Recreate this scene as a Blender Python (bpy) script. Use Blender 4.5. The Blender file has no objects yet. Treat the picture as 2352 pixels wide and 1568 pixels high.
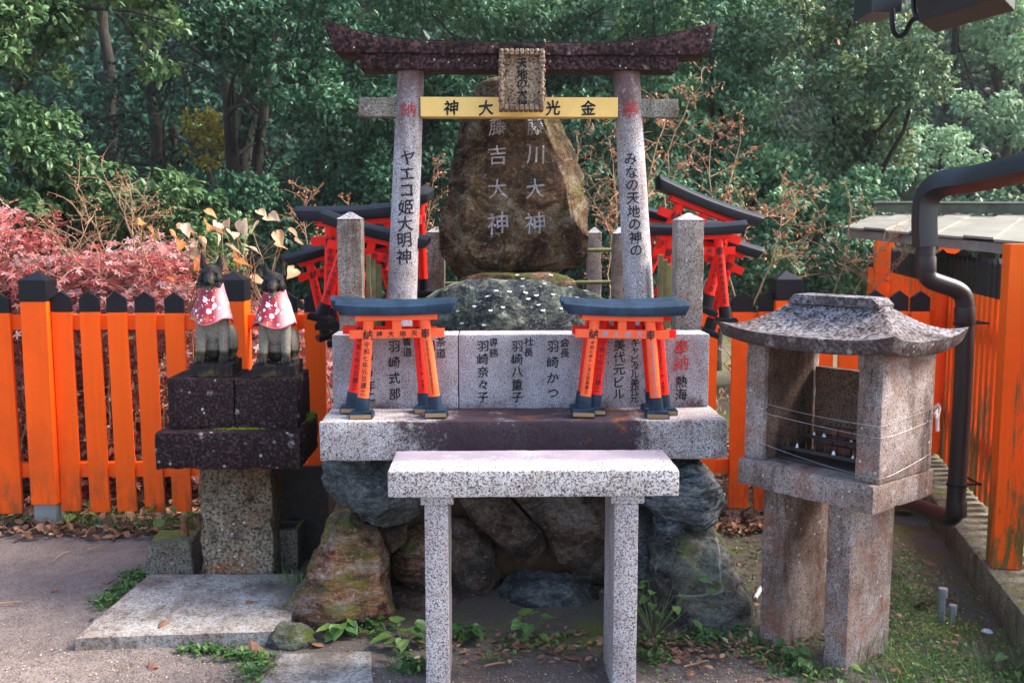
import bpy, bmesh, math, random
import numpy as np
from mathutils import Vector, Matrix, Euler, noise as mnoise
R = math.radians
scene = bpy.context.scene
COL = scene.collection
# ------------------------------------------------------------------ camera
FPX, CX, CY = 2270.0, 1176.0, 784.0        # measured on the 2352 px wide view of the photograph
PITCH, YAW, CAMH = R(6.43), R(1.4), 1.5
cam_data = bpy.data.cameras.new('camera')
cam = bpy.data.objects.new('camera', cam_data); COL.objects.link(cam)
cam.location = (0, 0, CAMH)
cam.rotation_euler = (R(90) - PITCH, 0, -YAW)
cam_data.sensor_width = 36; cam_data.lens = 36 * FPX / 2352
cam_data.clip_start = 0.05; cam_data.clip_end = 500
cam_data.dof.use_dof = True; cam_data.dof.focus_distance = 3.7; cam_data.dof.aperture_fstop = 6.3
scene.camera = cam
# ------------------------------------------------------------------ light
SUN_EL, SUN_AZ = R(42), R(86)              # azimuth clockwise from +Y (behind the shrine) towards +X (right)
world = bpy.data.worlds.new('World'); scene.world = world; world.use_nodes = True
wn = world.node_tree
sky = wn.nodes.new('ShaderNodeTexSky'); sky.sky_type = 'NISHITA'; sky.sun_disc = False
sky.sun_elevation = SUN_EL; sky.sun_rotation = SUN_AZ; sky.air_density = 1.0; sky.dust_density = 2.5; sky.ozone_density = 1.0
bg = wn.nodes['Background']; bg.inputs[1].default_value = 0.15
wn.links.new(sky.outputs[0], bg.inputs[0])
sl = bpy.data.lights.new('sun', 'SUN'); sl.energy = 3.0; sl.angle = R(26); sl.color = (1, 0.95, 0.86)
sun = bpy.data.objects.new('sun', sl); COL.objects.link(sun)
sdir = Vector((math.sin(SUN_AZ) * math.cos(SUN_EL), math.cos(SUN_AZ) * math.cos(SUN_EL), math.sin(SUN_EL)))
sun.rotation_euler = sdir.to_track_quat('Z', 'Y').to_euler()
scene.view_settings.view_transform = 'Standard'; scene.view_settings.look = 'None'
scene.view_settings.exposure = 2.08; scene.view_settings.gamma = 1.0
# ------------------------------------------------------------------ where a pixel of the 2352 px view lies
_fw = np.array([math.sin(YAW) * math.cos(PITCH), math.cos(YAW) * math.cos(PITCH), -math.sin(PITCH)])
_rt = np.array([math.cos(YAW), -math.sin(YAW), 0.0]); _up = np.cross(_rt, _fw)
def _ray(x, y): return _fw + _rt * (x - CX) / FPX + _up * (CY - y) / FPX
def PY(x, y, Y):
    d = _ray(x, y); p = np.array([0, 0, CAMH]) + d * Y / d[1]; return Vector(p)
def PZ(x, y, Z):
    d = _ray(x, y); p = np.array([0, 0, CAMH]) + d * (Z - CAMH) / d[2]; return Vector(p)
# ------------------------------------------------------------------ things and parts
def tag(o, label=None, cat=None, group=None, kind=None):
    if label: o['label'] = label
    if cat: o['category'] = cat
    if group: o['group'] = group
    if kind: o['kind'] = kind
    return o
def thing(name, label, cat, loc=(0, 0, 0), group=None):
    o = bpy.data.objects.new(name, None); COL.objects.link(o); o.location = loc
    o.empty_display_size = 0.1
    return tag(o, label, cat, group)
def parent_to(o, p):
    """o is modelled in world coordinates; p is an unrotated Empty or a part."""
    o.parent = p
    if p.type == 'EMPTY': o.matrix_parent_inverse = Matrix.Translation(p.location).inverted()
def link(name, me, mat=None, parent=None, local=False):
    o = bpy.data.objects.new(name, me); COL.objects.link(o)
    if mat is not None:
        for m in (mat if isinstance(mat, (list, tuple)) else [mat]): me.materials.append(m)
    if parent is not None:
        if local: o.parent = parent
        else: parent_to(o, parent)
    return o
def copy_tree(o, parent=None):
    c = o.copy(); COL.objects.link(c)
    if parent is not None: c.parent = parent
    for ch in list(o.children): copy_tree(ch, c)
    return c
def smooth(me, ang=None):
    me.polygons.foreach_set('use_smooth', [True] * len(me.polygons))
    if ang is not None: me.set_sharp_from_angle(angle=R(ang))
    me.update()
# ------------------------------------------------------------------ mesh builder
def fbm(p, s=1.0, o=4):
    return mnoise.fractal(Vector(p) * s, 1.0, 2.0, o, noise_basis='PERLIN_ORIGINAL')
class MB:
    def __init__(self): self.v = []; self.f = []; self.m = []
    def add(self, vs, fs, mi=0, M=None):
        b = len(self.v)
        for v in vs:
            v = Vector(v)
            self.v.append(M @ v if M is not None else v)
        for f in fs: self.f.append(tuple(b + i for i in f)); self.m.append(mi)
        return self
    def box(self, x0, x1, y0, y1, z0, z1, mi=0, M=None):
        vs = [(x, y, z) for x in (x0, x1) for y in (y0, y1) for z in (z0, z1)]
        return self.add(vs, [(0, 1, 3, 2), (4, 6, 7, 5), (0, 4, 5, 1), (2, 3, 7, 6), (0, 2, 6, 4), (1, 5, 7, 3)], mi, M)
    def prism(self, poly, y0, y1, mi=0, M=None):
        """poly in x,z, counter-clockwise seen from -y; extruded y0..y1"""
        n = len(poly)
        vs = [(x, y0, z) for x, z in poly] + [(x, y1, z) for x, z in poly]
        fs = [tuple(range(n)), tuple(range(2 * n - 1, n - 1, -1))]
        fs += [(i, n + i, n + (i + 1) % n, (i + 1) % n) for i in range(n)]
        return self.add(vs, fs, mi, M)
    def tube(self, pts, rad, n=8, mi=0, M=None, cap=True, ry=None, ph=0.0):
        pts = [Vector(p) for p in pts]; k = len(pts)
        if not hasattr(rad, '__len__'): rad = [rad] * k
        vs = []; up = None
        for i, p in enumerate(pts):
            t = (pts[min(i + 1, k - 1)] - pts[max(i - 1, 0)]).normalized()
            if up is None:
                up = Vector((0, 0, 1)) if abs(t.z) < 0.9 else Vector((0, 1, 0))
            s = t.cross(up)
            if s.length < 1e-5: s = t.orthogonal()
            s.normalize(); up = s.cross(t).normalized()
            for j in range(n):
                a = 2 * math.pi * j / n + ph
                vs.append(p + (s * math.cos(a) + up * math.sin(a) * (ry or 1)) * rad[i])
        fs = [(i * n + j, i * n + (j + 1) % n, (i + 1) * n + (j + 1) % n, (i + 1) * n + j) for i in range(k - 1) for j in range(n)]
        if cap: fs += [tuple(range(n - 1, -1, -1)), tuple((k - 1) * n + j for j in range(n))]
        return self.add(vs, fs, mi, M)
    def grid(self, fn, nu, nv, mi=0, M=None, flip=False):
        vs = [fn(i / nu, j / nv) for i in range(nu + 1) for j in range(nv + 1)]
        fs = []
        for i in range(nu):
            for j in range(nv):
                a = i * (nv + 1) + j; q = (a, a + nv + 1, a + nv + 2, a + 1)
                fs.append(q[::-1] if flip else q)
        return self.add(vs, fs, mi, M)
    def mesh(self, name, bevel=0.0, seg=2, sm=None, fix=True):
        me = bpy.data.meshes.new(name); me.from_pydata([tuple(v) for v in self.v], [], self.f)
        me.polygons.foreach_set('material_index', self.m)
        if bevel or fix:
            bm = bmesh.new(); bm.from_mesh(me)
            if fix: bmesh.ops.recalc_face_normals(bm, faces=bm.faces)
            if bevel:
                es = [e for e in bm.edges if len(e.link_faces) == 2 and e.calc_face_angle(0) > R(35)]
                bmesh.ops.bevel(bm, geom=es, offset=bevel, segments=seg, profile=0.6, affect='EDGES', clamp_overlap=True, material=-1)
            bm.to_mesh(me); bm.free()
        if sm is not None: smooth(me, sm)
        me.update(); return me
    def build(self, name, mat, parent=None, bevel=0.0, sm=None, local=False, seg=2, fix=True):
        return link(name, self.mesh(name, bevel, seg, sm, fix), mat, parent, local)
def stone_block(name, mat, parent, x0, x1, y0, y1, z0, z1, r=0.006, amp=0.0015, step=0.025, chip=0.004, seed=0, M=None, local=False, shape=None):
    """a cut stone: densely gridded box with worn, chipped edges"""
    mb = MB(); lo = Vector((x0, y0, z0)); hi = Vector((x1, y1, z1)); ext = hi - lo
    n = [max(2, min(70, int(ext[i] / step))) for i in range(3)]
    idx = {}; vs = []; fs = []
    def axis(i, k):   # cosine-free spacing with extra loops by the edges
        t = k / n[i]; e = min(0.45, r * 1.2 / max(ext[i], 1e-6))
        if k == 0: return lo[i]
        if k == n[i]: return hi[i]
        return lo[i] + ext[i] * (e + (1 - 2 * e) * (k - 1) / max(1, n[i] - 2)) if n[i] > 2 else lo[i] + ext[i] * t
    def vert(a, b, c):
        key = (a, b, c)
        if key not in idx:
            p = Vector((axis(0, a), axis(1, b), axis(2, c)))
            inner = Vector([min(max(p[i], lo[i] + r), hi[i] - r) for i in range(3)])
            d = p - inner
            near = sum(1 for i in range(3) if min(p[i] - lo[i], hi[i] - p[i]) < r * 1.5)
            if d.length > 1e-9: q = inner + d.normalized() * r
            else: q = p
            s = Vector((seed * 7.3, seed * 3.1, seed))
            nz = fbm(p * 9 + s, 1, 3) * amp
            nn = (d.normalized() if d.length > 1e-9 else Vector((0, 0, 1)))
            q = q + nn * nz
            if near >= 2:
                cz = max(0.0, mnoise.noise(p * 22 + s) - 0.12)
                q = q - nn * cz * chip * 3
            if shape: q = shape(q)
            idx[key] = len(vs); vs.append(q)
        return idx[key]
    def face(ax, side):
        u, v = [(1, 2), (2, 0), (0, 1)][ax]
        for a in range(n[u]):
            for b in range(n[v]):
                q = []
                for (da, db) in ((0, 0), (1, 0), (1, 1), (0, 1)):
                    k = [0, 0, 0]; k[ax] = n[ax] if side else 0; k[u] = a + da; k[v] = b + db
                    q.append(vert(*k))
                fs.append(tuple(q if side else q[::-1]))
    for ax in range(3):
        face(ax, 0); face(ax, 1)
    mb.add(vs, fs, 0, M)
    return mb.build(name, mat, parent, sm=40, local=local, fix=False)
# ------------------------------------------------------------------ lettering
def text_mesh(chars, size, bold=0.012, depth=0.0, line=1.0, seed=0, wob=0.03, fine=False):
    """a vertical column (a list of characters) as one mesh in x,z; starts at z=0 going down, centred in x; brush-like wobble"""
    rnd = random.Random(seed); bm = bmesh.new()
    z = 0.0
    for ch in chars:
        if ch == ' ': z -= size * 0.5 * line; continue
        c = bpy.data.curves.new('glyph', 'FONT'); c.body = ch; c.align_x = 'CENTER'; c.size = 1.0
        c.offset = 0.0; c.extrude = 0.0; c.resolution_u = 3
        o = bpy.data.objects.new('glyph', c); COL.objects.link(o)
        bpy.context.view_layer.update()
        dg = bpy.context.evaluated_depsgraph_get()
        me = bpy.data.meshes.new_from_object(o.evaluated_get(dg))
        bpy.data.objects.remove(o); bpy.data.curves.remove(c)
        if len(me.vertices):
            xs = [v.co.x for v in me.vertices]; ys = [v.co.y for v in me.vertices]
            cy = (max(ys) + min(ys)) / 2; cx = (max(xs) + min(xs)) / 2
            if len(ch) == 1 and ord(ch) < 128: cx = cx
            sx = rnd.uniform(-wob, wob); sr = rnd.uniform(-wob, wob)
            for v in me.vertices:
                x, y = (v.co.x - cx), (v.co.y - cy)
                y += 0.07 * x                       # the right shoulder of a brush stroke rises
                nx = x + 0.02 * math.sin(9 * y + seed) + sr * y; ny = y + 0.015 * math.sin(8 * x + seed * 2) + sx * x
                v.co = (nx * size, 0, ny * size + z - size * 0.5)
            base = [v.co.copy() for v in me.vertices]
            for k, (dx, dy) in enumerate(((0, 0), (1, .4), (-1, -.4), (.2, 1), (-.2, -1))):   # a thicker brush
                for v, c0 in zip(me.vertices, base): v.co = (c0.x + dx * bold * size * .9, -.00012 * k, c0.z + dy * bold * size * .9)
                bm.from_mesh(me)
        bpy.data.meshes.remove(me)
        z -= size * line
    bmesh.ops.triangulate(bm, faces=bm.faces)
    if fine:
        lim = size * .12
        for _ in range(3):
            es = [e for e in bm.edges if e.calc_length() > lim]
            if not es: break
            bmesh.ops.subdivide_edges(bm, edges=es, cuts=1)
            bmesh.ops.triangulate(bm, faces=bm.faces)
    if depth:
        geo = bmesh.ops.extrude_face_region(bm, geom=list(bm.faces))
        for v in [g for g in geo['geom'] if isinstance(g, bmesh.types.BMVert)]: v.co.y -= depth
    out = bpy.data.meshes.new('lettering'); bm.to_mesh(out); bm.free()
    return out
def put_text(chars, origin, size, mat, parent, right=Vector((1, 0, 0)), down=None, out=None, bold=0.012, line=1.02, seed=0, eps=0.002, warp=None, local=False, name='lettering', wob=0.03, depth=0.0):
    """column of characters whose top centre is at origin; out = unit normal towards the viewer"""
    me = text_mesh(chars, size, bold, depth, line, seed, wob, fine=warp is not None)
    down = (down or Vector((0, 0, -1))).normalized(); right = right.normalized()
    out = out or Vector((0, -1, 0))
    for v in me.vertices:
        x, y, z = v.co
        p = Vector(origin) + right * x - down * z + out * (eps - y)
        if warp: p = warp(p)
        v.co = p
    return link(name, me, mat, parent, local)
def put_row(chars, positions, size, mat, parent, seed=0, **k):
    bm = bmesh.new()
    for i, (ch, pos) in enumerate(zip(chars, positions)):
        o = put_text([ch], pos + Vector((0, 0, size * 0.5)), size, mat, None, seed=seed + i, **k)
        bm.from_mesh(o.data); me = o.data; bpy.data.objects.remove(o); bpy.data.meshes.remove(me)
    out = bpy.data.meshes.new('lettering'); bm.to_mesh(out); bm.free()
    return link('lettering', out, mat, parent, k.get('local', False))
# ------------------------------------------------------------------ materials
class NT:
    def __init__(self, name):
        self.m = bpy.data.materials.new(name); self.m.use_nodes = True; self.t = self.m.node_tree
        self.b = self.t.nodes['Principled BSDF']; self.out = self.t.nodes['Material Output']
        self.tc = self.t.nodes.new('ShaderNodeTexCoord'); self.geo = None
    def n(self, typ, **k):
        nd = self.t.nodes.new(typ)
        for a, v in k.items(): setattr(nd, a, v)
        return nd
    def L(self, a, b): self.t.links.new(a, b)
    def set(self, sock, v):
        if hasattr(v, 'links'): self.L(v, sock)
        elif isinstance(v, (tuple, list)) and len(v) == 3 and sock.type == 'RGBA': sock.default_value = (*v, 1)
        else: sock.default_value = v
    def obj(self, scale=(1, 1, 1), loc=(0, 0, 0), rot=(0, 0, 0)):
        mp = self.n('ShaderNodeMapping'); self.L(self.tc.outputs['Object'], mp.inputs[0])
        mp.inputs['Scale'].default_value = scale; mp.inputs['Location'].default_value = loc; mp.inputs['Rotation'].default_value = rot
        return mp.outputs[0]
    def noise(self, scale, detail=4, rough=0.55, co=None, dist=0.0, col=False):
        nd = self.n('ShaderNodeTexNoise'); self.L(co or self.tc.outputs['Object'], nd.inputs['Vector'])
        nd.inputs['Scale'].default_value = scale; nd.inputs['Detail'].default_value = detail
        nd.inputs['Roughness'].default_value = rough; nd.inputs['Distortion'].default_value = dist
        return nd.outputs[1 if col else 0]
    def voro(self, scale, co=None, feat='F1', out=0, rnd=1.0):
        nd = self.n('ShaderNodeTexVoronoi', feature=feat); self.L(co or self.tc.outputs['Object'], nd.inputs['Vector'])
        nd.inputs['Scale'].default_value = scale; nd.inputs['Randomness'].default_value = rnd
        return nd.outputs[out]
    def ramp(self, fac, stops, interp='LINEAR'):
        nd = self.n('ShaderNodeValToRGB'); nd.color_ramp.interpolation = interp; self.set(nd.inputs[0], fac)
        el = nd.color_ramp.elements
        while len(el) < len(stops): el.new(0.5)
        for e, (p, c) in zip(el, stops):
            e.position = p; e.color = (c, c, c, 1) if not hasattr(c, '__len__') else (*c, 1)
        return nd.outputs[0]
    def mix(self, fac, a, b, blend='MIX'):
        nd = self.n('ShaderNodeMix', data_type='RGBA', blend_type=blend)
        self.set(nd.inputs[0], fac); self.set(nd.inputs[6], a); self.set(nd.inputs[7], b)
        return nd.outputs[2]
    def math(self, op, a, b=0.0, clamp=False):
        nd = self.n('ShaderNodeMath', operation=op, use_clamp=clamp); self.set(nd.inputs[0], a); self.set(nd.inputs[1], b)
        return nd.outputs[0]
    def xyz(self, which, src=None):
        nd = self.n('ShaderNodeSeparateXYZ'); self.L(src or self.tc.outputs['Object'], nd.inputs[0]); return nd.outputs[which]
    def nz(self):   # how far a face looks up
        g = self.n('ShaderNodeNewGeometry'); return self.xyz(2, g.outputs['Normal'])
    def rng(self, v, a, b, c=0.0, d=1.0):
        nd = self.n('ShaderNodeMapRange'); nd.interpolation_type = 'SMOOTHSTEP'; self.set(nd.inputs[0], v)
        for i, q in enumerate((a, b, c, d)): nd.inputs[i + 1].default_value = q
        return nd.outputs[0]
    def attr(self, name, out=2):
        nd = self.n('ShaderNodeAttribute'); nd.attribute_name = name; return nd.outputs[out]
    def bump(self, h, strength=0.4, dist=0.004, prev=None):
        nd = self.n('ShaderNodeBump'); self.set(nd.inputs['Height'], h)
        nd.inputs['Strength'].default_value = strength; nd.inputs['Distance'].default_value = dist
        if prev is not None: self.L(prev, nd.inputs['Normal'])
        self.L(nd.outputs[0], self.b.inputs['Normal']); return nd.outputs[0]
    def done(self, color, rough=0.8, spec=0.4, metal=0.0):
        self.set(self.b.inputs['Base Color'], color); self.set(self.b.inputs['Roughness'], rough)
        self.b.inputs['Specular IOR Level'].default_value = spec; self.b.inputs['Metallic'].default_value = metal
        return self.m
M = {}
def granite(name, light=(.50, .46, .47), mid=(.27, .25, .27), dark=(.035, .033, .042), sc=210, stain=0.0, stain_shade_col=(.035, .018, .021), lichen=0.0,
            stain_shade_fn=None, moss=0.0, rust=0.0, bump=0.35, grime=0.25, ratio=0.0):
    t = NT(name)
    a = t.noise(sc, 2, 0.6); b = t.noise(sc * 0.55, 3, 0.7, t.obj(loc=(3, 1, 2)))
    c = t.ramp(a, [(0.33 + ratio, dark), (0.42 + ratio, mid), (0.56 + ratio, light), (0.72, light)])
    c = t.mix(t.ramp(b, [(0.36, 0.85), (0.46, 0.0)]), c, dark)
    g = t.noise(3.2, 6, 0.7)
    c = t.mix(t.ramp(g, [(0.36, min(.95, grime * 1.5)), (0.60, 0.0)]), c, (.42, .31, .25), 'MULTIPLY')
    g2 = t.noise(1.0, 6, 0.75, t.obj((7, 7, 1.3), loc=(1, 5, 2)), .3)
    c = t.mix(t.ramp(g2, [(0.50, 0.0), (0.66, min(.95, grime * 1.4))]), c, (.26, .20, .18), 'MULTIPLY')
    c = t.mix(t.ramp(t.noise(14, 4, .7, t.obj(loc=(7, 7, 7))), [(.35, .6), (.6, 0)]), c, (.72, .62, .54), 'MULTIPLY')
    if stain or stain_shade_fn:
        s = t.noise(5.0, 7, 0.72, t.obj((1, 1, .55)))
        fine = t.noise(60, 4, 0.8)
        s = t.math('ADD', t.math('MULTIPLY', s, 0.75), t.math('MULTIPLY', fine, 0.33))
        thr = stain_shade_fn(t) if stain_shade_fn else stain
        f = t.math('ADD', s, thr)
        k = t.ramp(f, [(0.66, 0.0), (0.80, 0.95)])
        sc2 = t.mix(t.noise(9, 5, .7), stain_shade_col, tuple(min(1, q * 2.6) for q in stain_shade_col))
        c = t.mix(k, c, sc2)
        rr = t.ramp(k, [(0, 0.8), (1, 0.6)])
    else: rr = 0.72
    if rust:
        rm = t.ramp(t.noise(4.5, 6, .75, t.obj(loc=(5, 2, 8))), [(0.62 - rust * .14, 0.0), (0.70, 0.85)])
        c = t.mix(rm, c, t.mix(t.noise(40, 3), (.10, .03, .012), (.30, .10, .03)))
    if lichen:
        d = t.voro(26, t.obj(loc=(1.7, .3, 5))); gate = t.noise(4, 3, .6, t.obj(loc=(9, 9, 2)))
        e = t.math('LESS_THAN', t.math('ADD', d, t.math('MULTIPLY', t.noise(90, 3), .25)), 0.20 + 0.16 * lichen)
        c = t.mix(t.math('MULTIPLY', e, t.ramp(gate, [(.46, 0), (.56, .8)])), c, (.42, .40, .36))
        e2 = t.ramp(t.noise(38, 6, .85), [(.64, 0), (.72, .7)]); c = t.mix(e2, c, (.38, .35, .33))
        d3 = t.math('ADD', t.voro(11, t.obj(loc=(4.1, 2.2, .7))), t.math('MULTIPLY', t.noise(45, 5, .8), .40)); e3 = t.ramp(d3, [(.26 + .05 * lichen, .75), (.34 + .05 * lichen, 0)])
        c = t.mix(t.math('MULTIPLY', e3, t.ramp(t.noise(70, 4, .8), [(.42, 0), (.58, 1)])), c, (.34, .31, .29))
    if moss:
        mm = t.math('MULTIPLY', t.rng(t.nz(), .2, .8), t.ramp(t.noise(6, 5, .7, t.obj(loc=(4, 4, 4))), [(.66 - moss * .2, 0), (.74 - moss * .1, 1)]))
        c = t.mix(mm, c, t.mix(t.noise(70, 2), (.045, .07, .008), (.16, .18, .02)))
    t.bump(t.math('ADD', t.noise(sc * .6, 3, .7), t.math('MULTIPLY', t.noise(25, 4, .6), 1.5)), bump, 0.0022)
    return t.done(c, rr, 0.14)
def rockmat(name, cols, rot=(0.3, 0.2, 0.1), stretch=4.0, dark=(.025, .018, .018), moss=0.0, vein=0.0, lich=0.3, rough=0.6, bump=0.7):
    t = NT(name)
    co = t.obj((1.2, 1.2, stretch), rot=rot)
    s1 = t.noise(4.0, 12, .78, co, .5); s2 = t.noise(13, 10, .8, co, .3); s3 = t.noise(2.3, 4, .6, t.obj(loc=(8, 1, 4)))
    f = t.math('ADD', t.math('MULTIPLY', t.ramp(s1, [(.33, 0), (.67, 1)]), .62), t.math('ADD', t.math('MULTIPLY', s2, .30), t.math('MULTIPLY', t.noise(38, 6, .8, co), .12)))
    n = len(cols)
    c = t.ramp(f, [(.37 + .26 * i / (n - 1), cols[i]) for i in range(n)])
    c = t.mix(t.ramp(s3, [(.42, .0), (.60, .8)]), c, cols[-1], 'MULTIPLY') if False else c
    c = t.mix(t.ramp(t.noise(3, 7, .75, t.obj(loc=(2, 7, 1))), [(.50, 0), (.64, .85)]), c, dark)
    cr = t.ramp(t.noise(6, 9, .8, co, .8), [(.478, 0.0), (.495, .95), (.512, 0.0)])
    cr = t.mix(1.0, cr, t.ramp(s3, [(.40, 0), (.58, 1)]), 'MULTIPLY')
    c = t.mix(cr, c, dark)
    pit = t.noise(70, 6, .85, t.obj((1, 1, 1.8), loc=(5, 1, 3)))
    c = t.mix(t.ramp(pit, [(.38, .75), (.50, 0)]), c, dark)
    c = t.mix(t.ramp(t.noise(30, 8, .85, t.obj(loc=(9, 4, 3))), [(.56, 0), (.66, min(.8, .35 + lich))]), c, tuple(min(1, q * 2.2 + .02) for q in cols[-1]))
    c = t.mix(t.ramp(t.noise(120, 3, .8), [(.60, 0), (.68, .55 * lich * 2)]), c, (.36, .34, .33))
    c = t.mix(1.0, c, t.ramp(t.noise(26, 10, .85, t.obj((1, 1, 1.4), loc=(3, 3, 9)), .3), [(.36, (.30, .27, .26)), (.50, (1, 1, 1)), (.64, (1.0, 1.0, 1.0))]), 'MULTIPLY')
    c = t.mix(t.ramp(t.noise(24, 10, .85, t.obj((1, 1, 2.2), loc=(7, 3, 1)), .3), [(.56, 0), (.62, .5)]), c, tuple(min(1, q * 1.8 + .03) for q in cols[-1]))
    if vein:
        v = t.ramp(t.noise(1.3, 2, .5, t.obj(loc=(1.3, 4.2, vein)), .3), [(.496, 0), (.5, .6), (.504, 0)]); v = t.math('MULTIPLY', v, t.ramp(t.noise(3, 2, .5, t.obj(loc=(3, 2, 6))), [(.46, 0), (.54, 1)]))
        c = t.mix(v, c, (.42, .40, .40))
    if moss:
        mm = t.math('MULTIPLY', t.rng(t.nz(), -.15, .75), t.ramp(t.noise(5, 6, .7, t.obj(loc=(4, 2, 4))), [(.60 - moss * .2, 0), (.72 - moss * .15, 1)]))
        c = t.mix(mm, c, t.mix(t.noise(80, 2), (.035, .055, .008), (.11, .13, .015)))
    h = t.math('SUBTRACT', t.math('MULTIPLY', s1, 2.8), t.math('MULTIPLY', cr, .35)); h = t.math('ADD', h, 0.0); h0 = h
    h = t.math('ADD', h0, t.math('ADD', t.math('MULTIPLY', s2, 1.2), t.math('MULTIPLY', t.noise(60, 5, .7), .35)))
    t.bump(h, bump, 0.016)
    return t.done(c, min(1, rough + .2), 0.14)
def paint(name, col, rough=0.45, fade=None, fade_amt=0.0, grain=0.0, dirt=0.12, spec=0.4, peel=0.0, axis=2, bump=.15, foot=False):
    t = NT(name); sc = [40, 40, 40]; sc[axis] = 1.6
    gr = t.noise(1.0, 5, .6, t.obj(tuple(sc)), .4)
    c = t.mix(t.ramp(gr, [(.3, .0), (.7, max(grain, .12))]), col, tuple(q * .55 for q in col))
    if fade: c = t.mix(t.ramp(t.noise(6, 5, .7), [(.35, 0), (.75, fade_amt)]), c, fade)
    c = t.mix(t.ramp(t.noise(3, 6, .7, t.obj(loc=(3, 3, 1))), [(.5, 0), (.8, dirt)]), c, (.05, .025, .015))
    oi = t.n('ShaderNodeObjectInfo'); c = t.mix(t.math('MULTIPLY', oi.outputs['Random'], .22), c, (.80, .62, .50), 'MULTIPLY')   # every board weathered a little differently
    if foot: c = t.mix(t.math('MULTIPLY', t.rng(t.xyz(2), .42, .10), t.ramp(t.noise(1, 6, .75, t.obj((18, 18, 5))), [(.42, 0), (.62, .8)])), c, (.20, .06, .02))
    if peel:
        z = t.xyz(2)
        zz = t.rng(z, 1.5, 0.2, -.02, .17)
        p = t.math('ADD', t.noise(1.0, 8, .8, t.obj((14, 14, 1.8)), .5), zz)
        k = t.ramp(p, [(.66 - peel * .1, 0), (.71 - peel * .1, 1)])
        wood = t.mix(t.noise(1, 5, .7, t.obj((60, 60, 2))), (.10, .055, .022), (.26, .17, .06))
        wood = t.mix(t.math('MULTIPLY', t.rng(z, .75, .25), t.ramp(t.noise(5, 4), [(.4, 0), (.6, .7)])), wood, (.10, .11, .025))
        c = t.mix(k, c, wood)
    t.bump(t.math('ADD', gr, t.math('MULTIPLY', t.noise(90, 3), .3)), bump + grain * .4, 0.002)
    return t.done(c, rough, spec)
def plain(name, col, rough=.6, var=.2, sc=30, spec=.4, metal=0.0, bump=.2, col2=None):
    t = NT(name); n = t.noise(sc, 5, .65)
    c = t.mix(t.ramp(n, [(.3, 0), (.7, 1)]), tuple(q * (1 - var) for q in col), col2 or tuple(min(1, q * (1 + var)) for q in col))
    t.bump(n, bump, .002); return t.done(c, rough, spec, metal)
def leafmat(name, stops, rough=.45, trans=.25, spec=.5):
    """one colour per leaf from the 'tone' attribute of the mesh"""
    t = NT(name); a = t.attr('tone')
    c = t.ramp(a, stops); c = t.mix(t.ramp(t.noise(45, 2), [(.4, 0), (.7, .35)]), c, tuple(q * .6 for q in stops[0][1]))
    t.done(c, rough, spec)
    tr = t.n('ShaderNodeBsdfTranslucent'); t.L(c, tr.inputs[0]); ms = t.n('ShaderNodeMixShader'); ms.inputs[0].default_value = trans
    t.L(t.b.outputs[0], ms.inputs[1]); t.L(tr.outputs[0], ms.inputs[2]); t.L(ms.outputs[0], t.out.inputs[0])
    return t.m
M['granite'] = granite('granite_speckled', grime=.2)
M['granite_table'] = granite('granite_table', light=(.60, .56, .54), mid=(.27, .245, .245), dark=(.03, .026, .034), sc=190, stain_shade_fn=lambda t: t.math('MULTIPLY', t.rng(t.nz(), .6, .9), t.rng(t.xyz(1), 3.12, 3.24, -.04, .30)), stain_shade_col=(.12, .10, .12), grime=.12)  # dark back half of the top is a reflection put into the colour
M['granite_wall'] = granite('granite_panel', light=(.44, .43, .46), mid=(.27, .26, .30), dark=(.05, .05, .07), sc=280, stain_shade_fn=lambda t: t.rng(t.xyz(2), .88, .80, -.04, .14), grime=.22)
M['granite_slab'] = granite('granite_slab', light=(.54, .50, .49), stain_shade_fn=lambda t: t.math('SUBTRACT', t.rng(t.math('ABSOLUTE', t.math('SUBTRACT', t.xyz(0), .15)), .26, .74, .34, -.06), t.rng(t.nz(), .3, .9, 0, .04)), rust=.25, stain_shade_col=(.014, .007, .011), grime=.3)
M['granite_post'] = granite('granite_post', light=(.36, .32, .29), mid=(.20, .17, .155), dark=(.06, .05, .045), sc=230, lichen=.3, stain_shade_fn=lambda t: t.math('ADD', t.rng(t.xyz(2), 1.25, 1.55, -.02, .12), 0), stain_shade_col=(.045, .035, .028), grime=.6)
M['granite_gate'] = granite('granite_pillar', light=(.50, .47, .49), mid=(.30, .28, .31), dark=(.05, .05, .06), sc=240, grime=.35,
    stain_shade_fn=lambda t: t.math('ADD', t.rng(t.xyz(2), 1.80, 2.14, .03, .24), 0), stain_shade_col=(.06, .032, .032))
M['dark_stone'] = granite('dark_stained_stone', light=(.085, .045, .048), mid=(.036, .017, .020), dark=(.009, .005, .007), sc=90, lichen=.55, grime=.4, bump=.7, moss=.0, ratio=.12)
M['gate_beam'] = granite('dark_gate_stone', light=(.11, .055, .055), mid=(.042, .020, .023), dark=(.009, .005, .007), sc=70, lichen=.25, grime=.5, bump=.6, ratio=.08)
M['beam_end'] = granite('mossy_beam_end', light=(.34, .33, .30), mid=(.17, .17, .13), dark=(.05, .05, .04), sc=160, lichen=.5, grime=.5)
M['plaque'] = granite('plaque_stone', light=(.36, .27, .19), mid=(.20, .14, .09), dark=(.045, .03, .02), sc=110, lichen=.3, grime=.4, bump=.8, moss=.5)
M['pillar_stone'] = granite('old_pillar_stone', light=(.30, .25, .19), mid=(.17, .13, .095), dark=(.04, .032, .022), sc=80, lichen=.45, grime=.8, bump=1.0, ratio=.02,
    stain_shade_fn=lambda t: t.rng(t.xyz(2), .62, .2, .10, .08), stain_shade_col=(.032, .034, .020), rust=.5)
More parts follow.
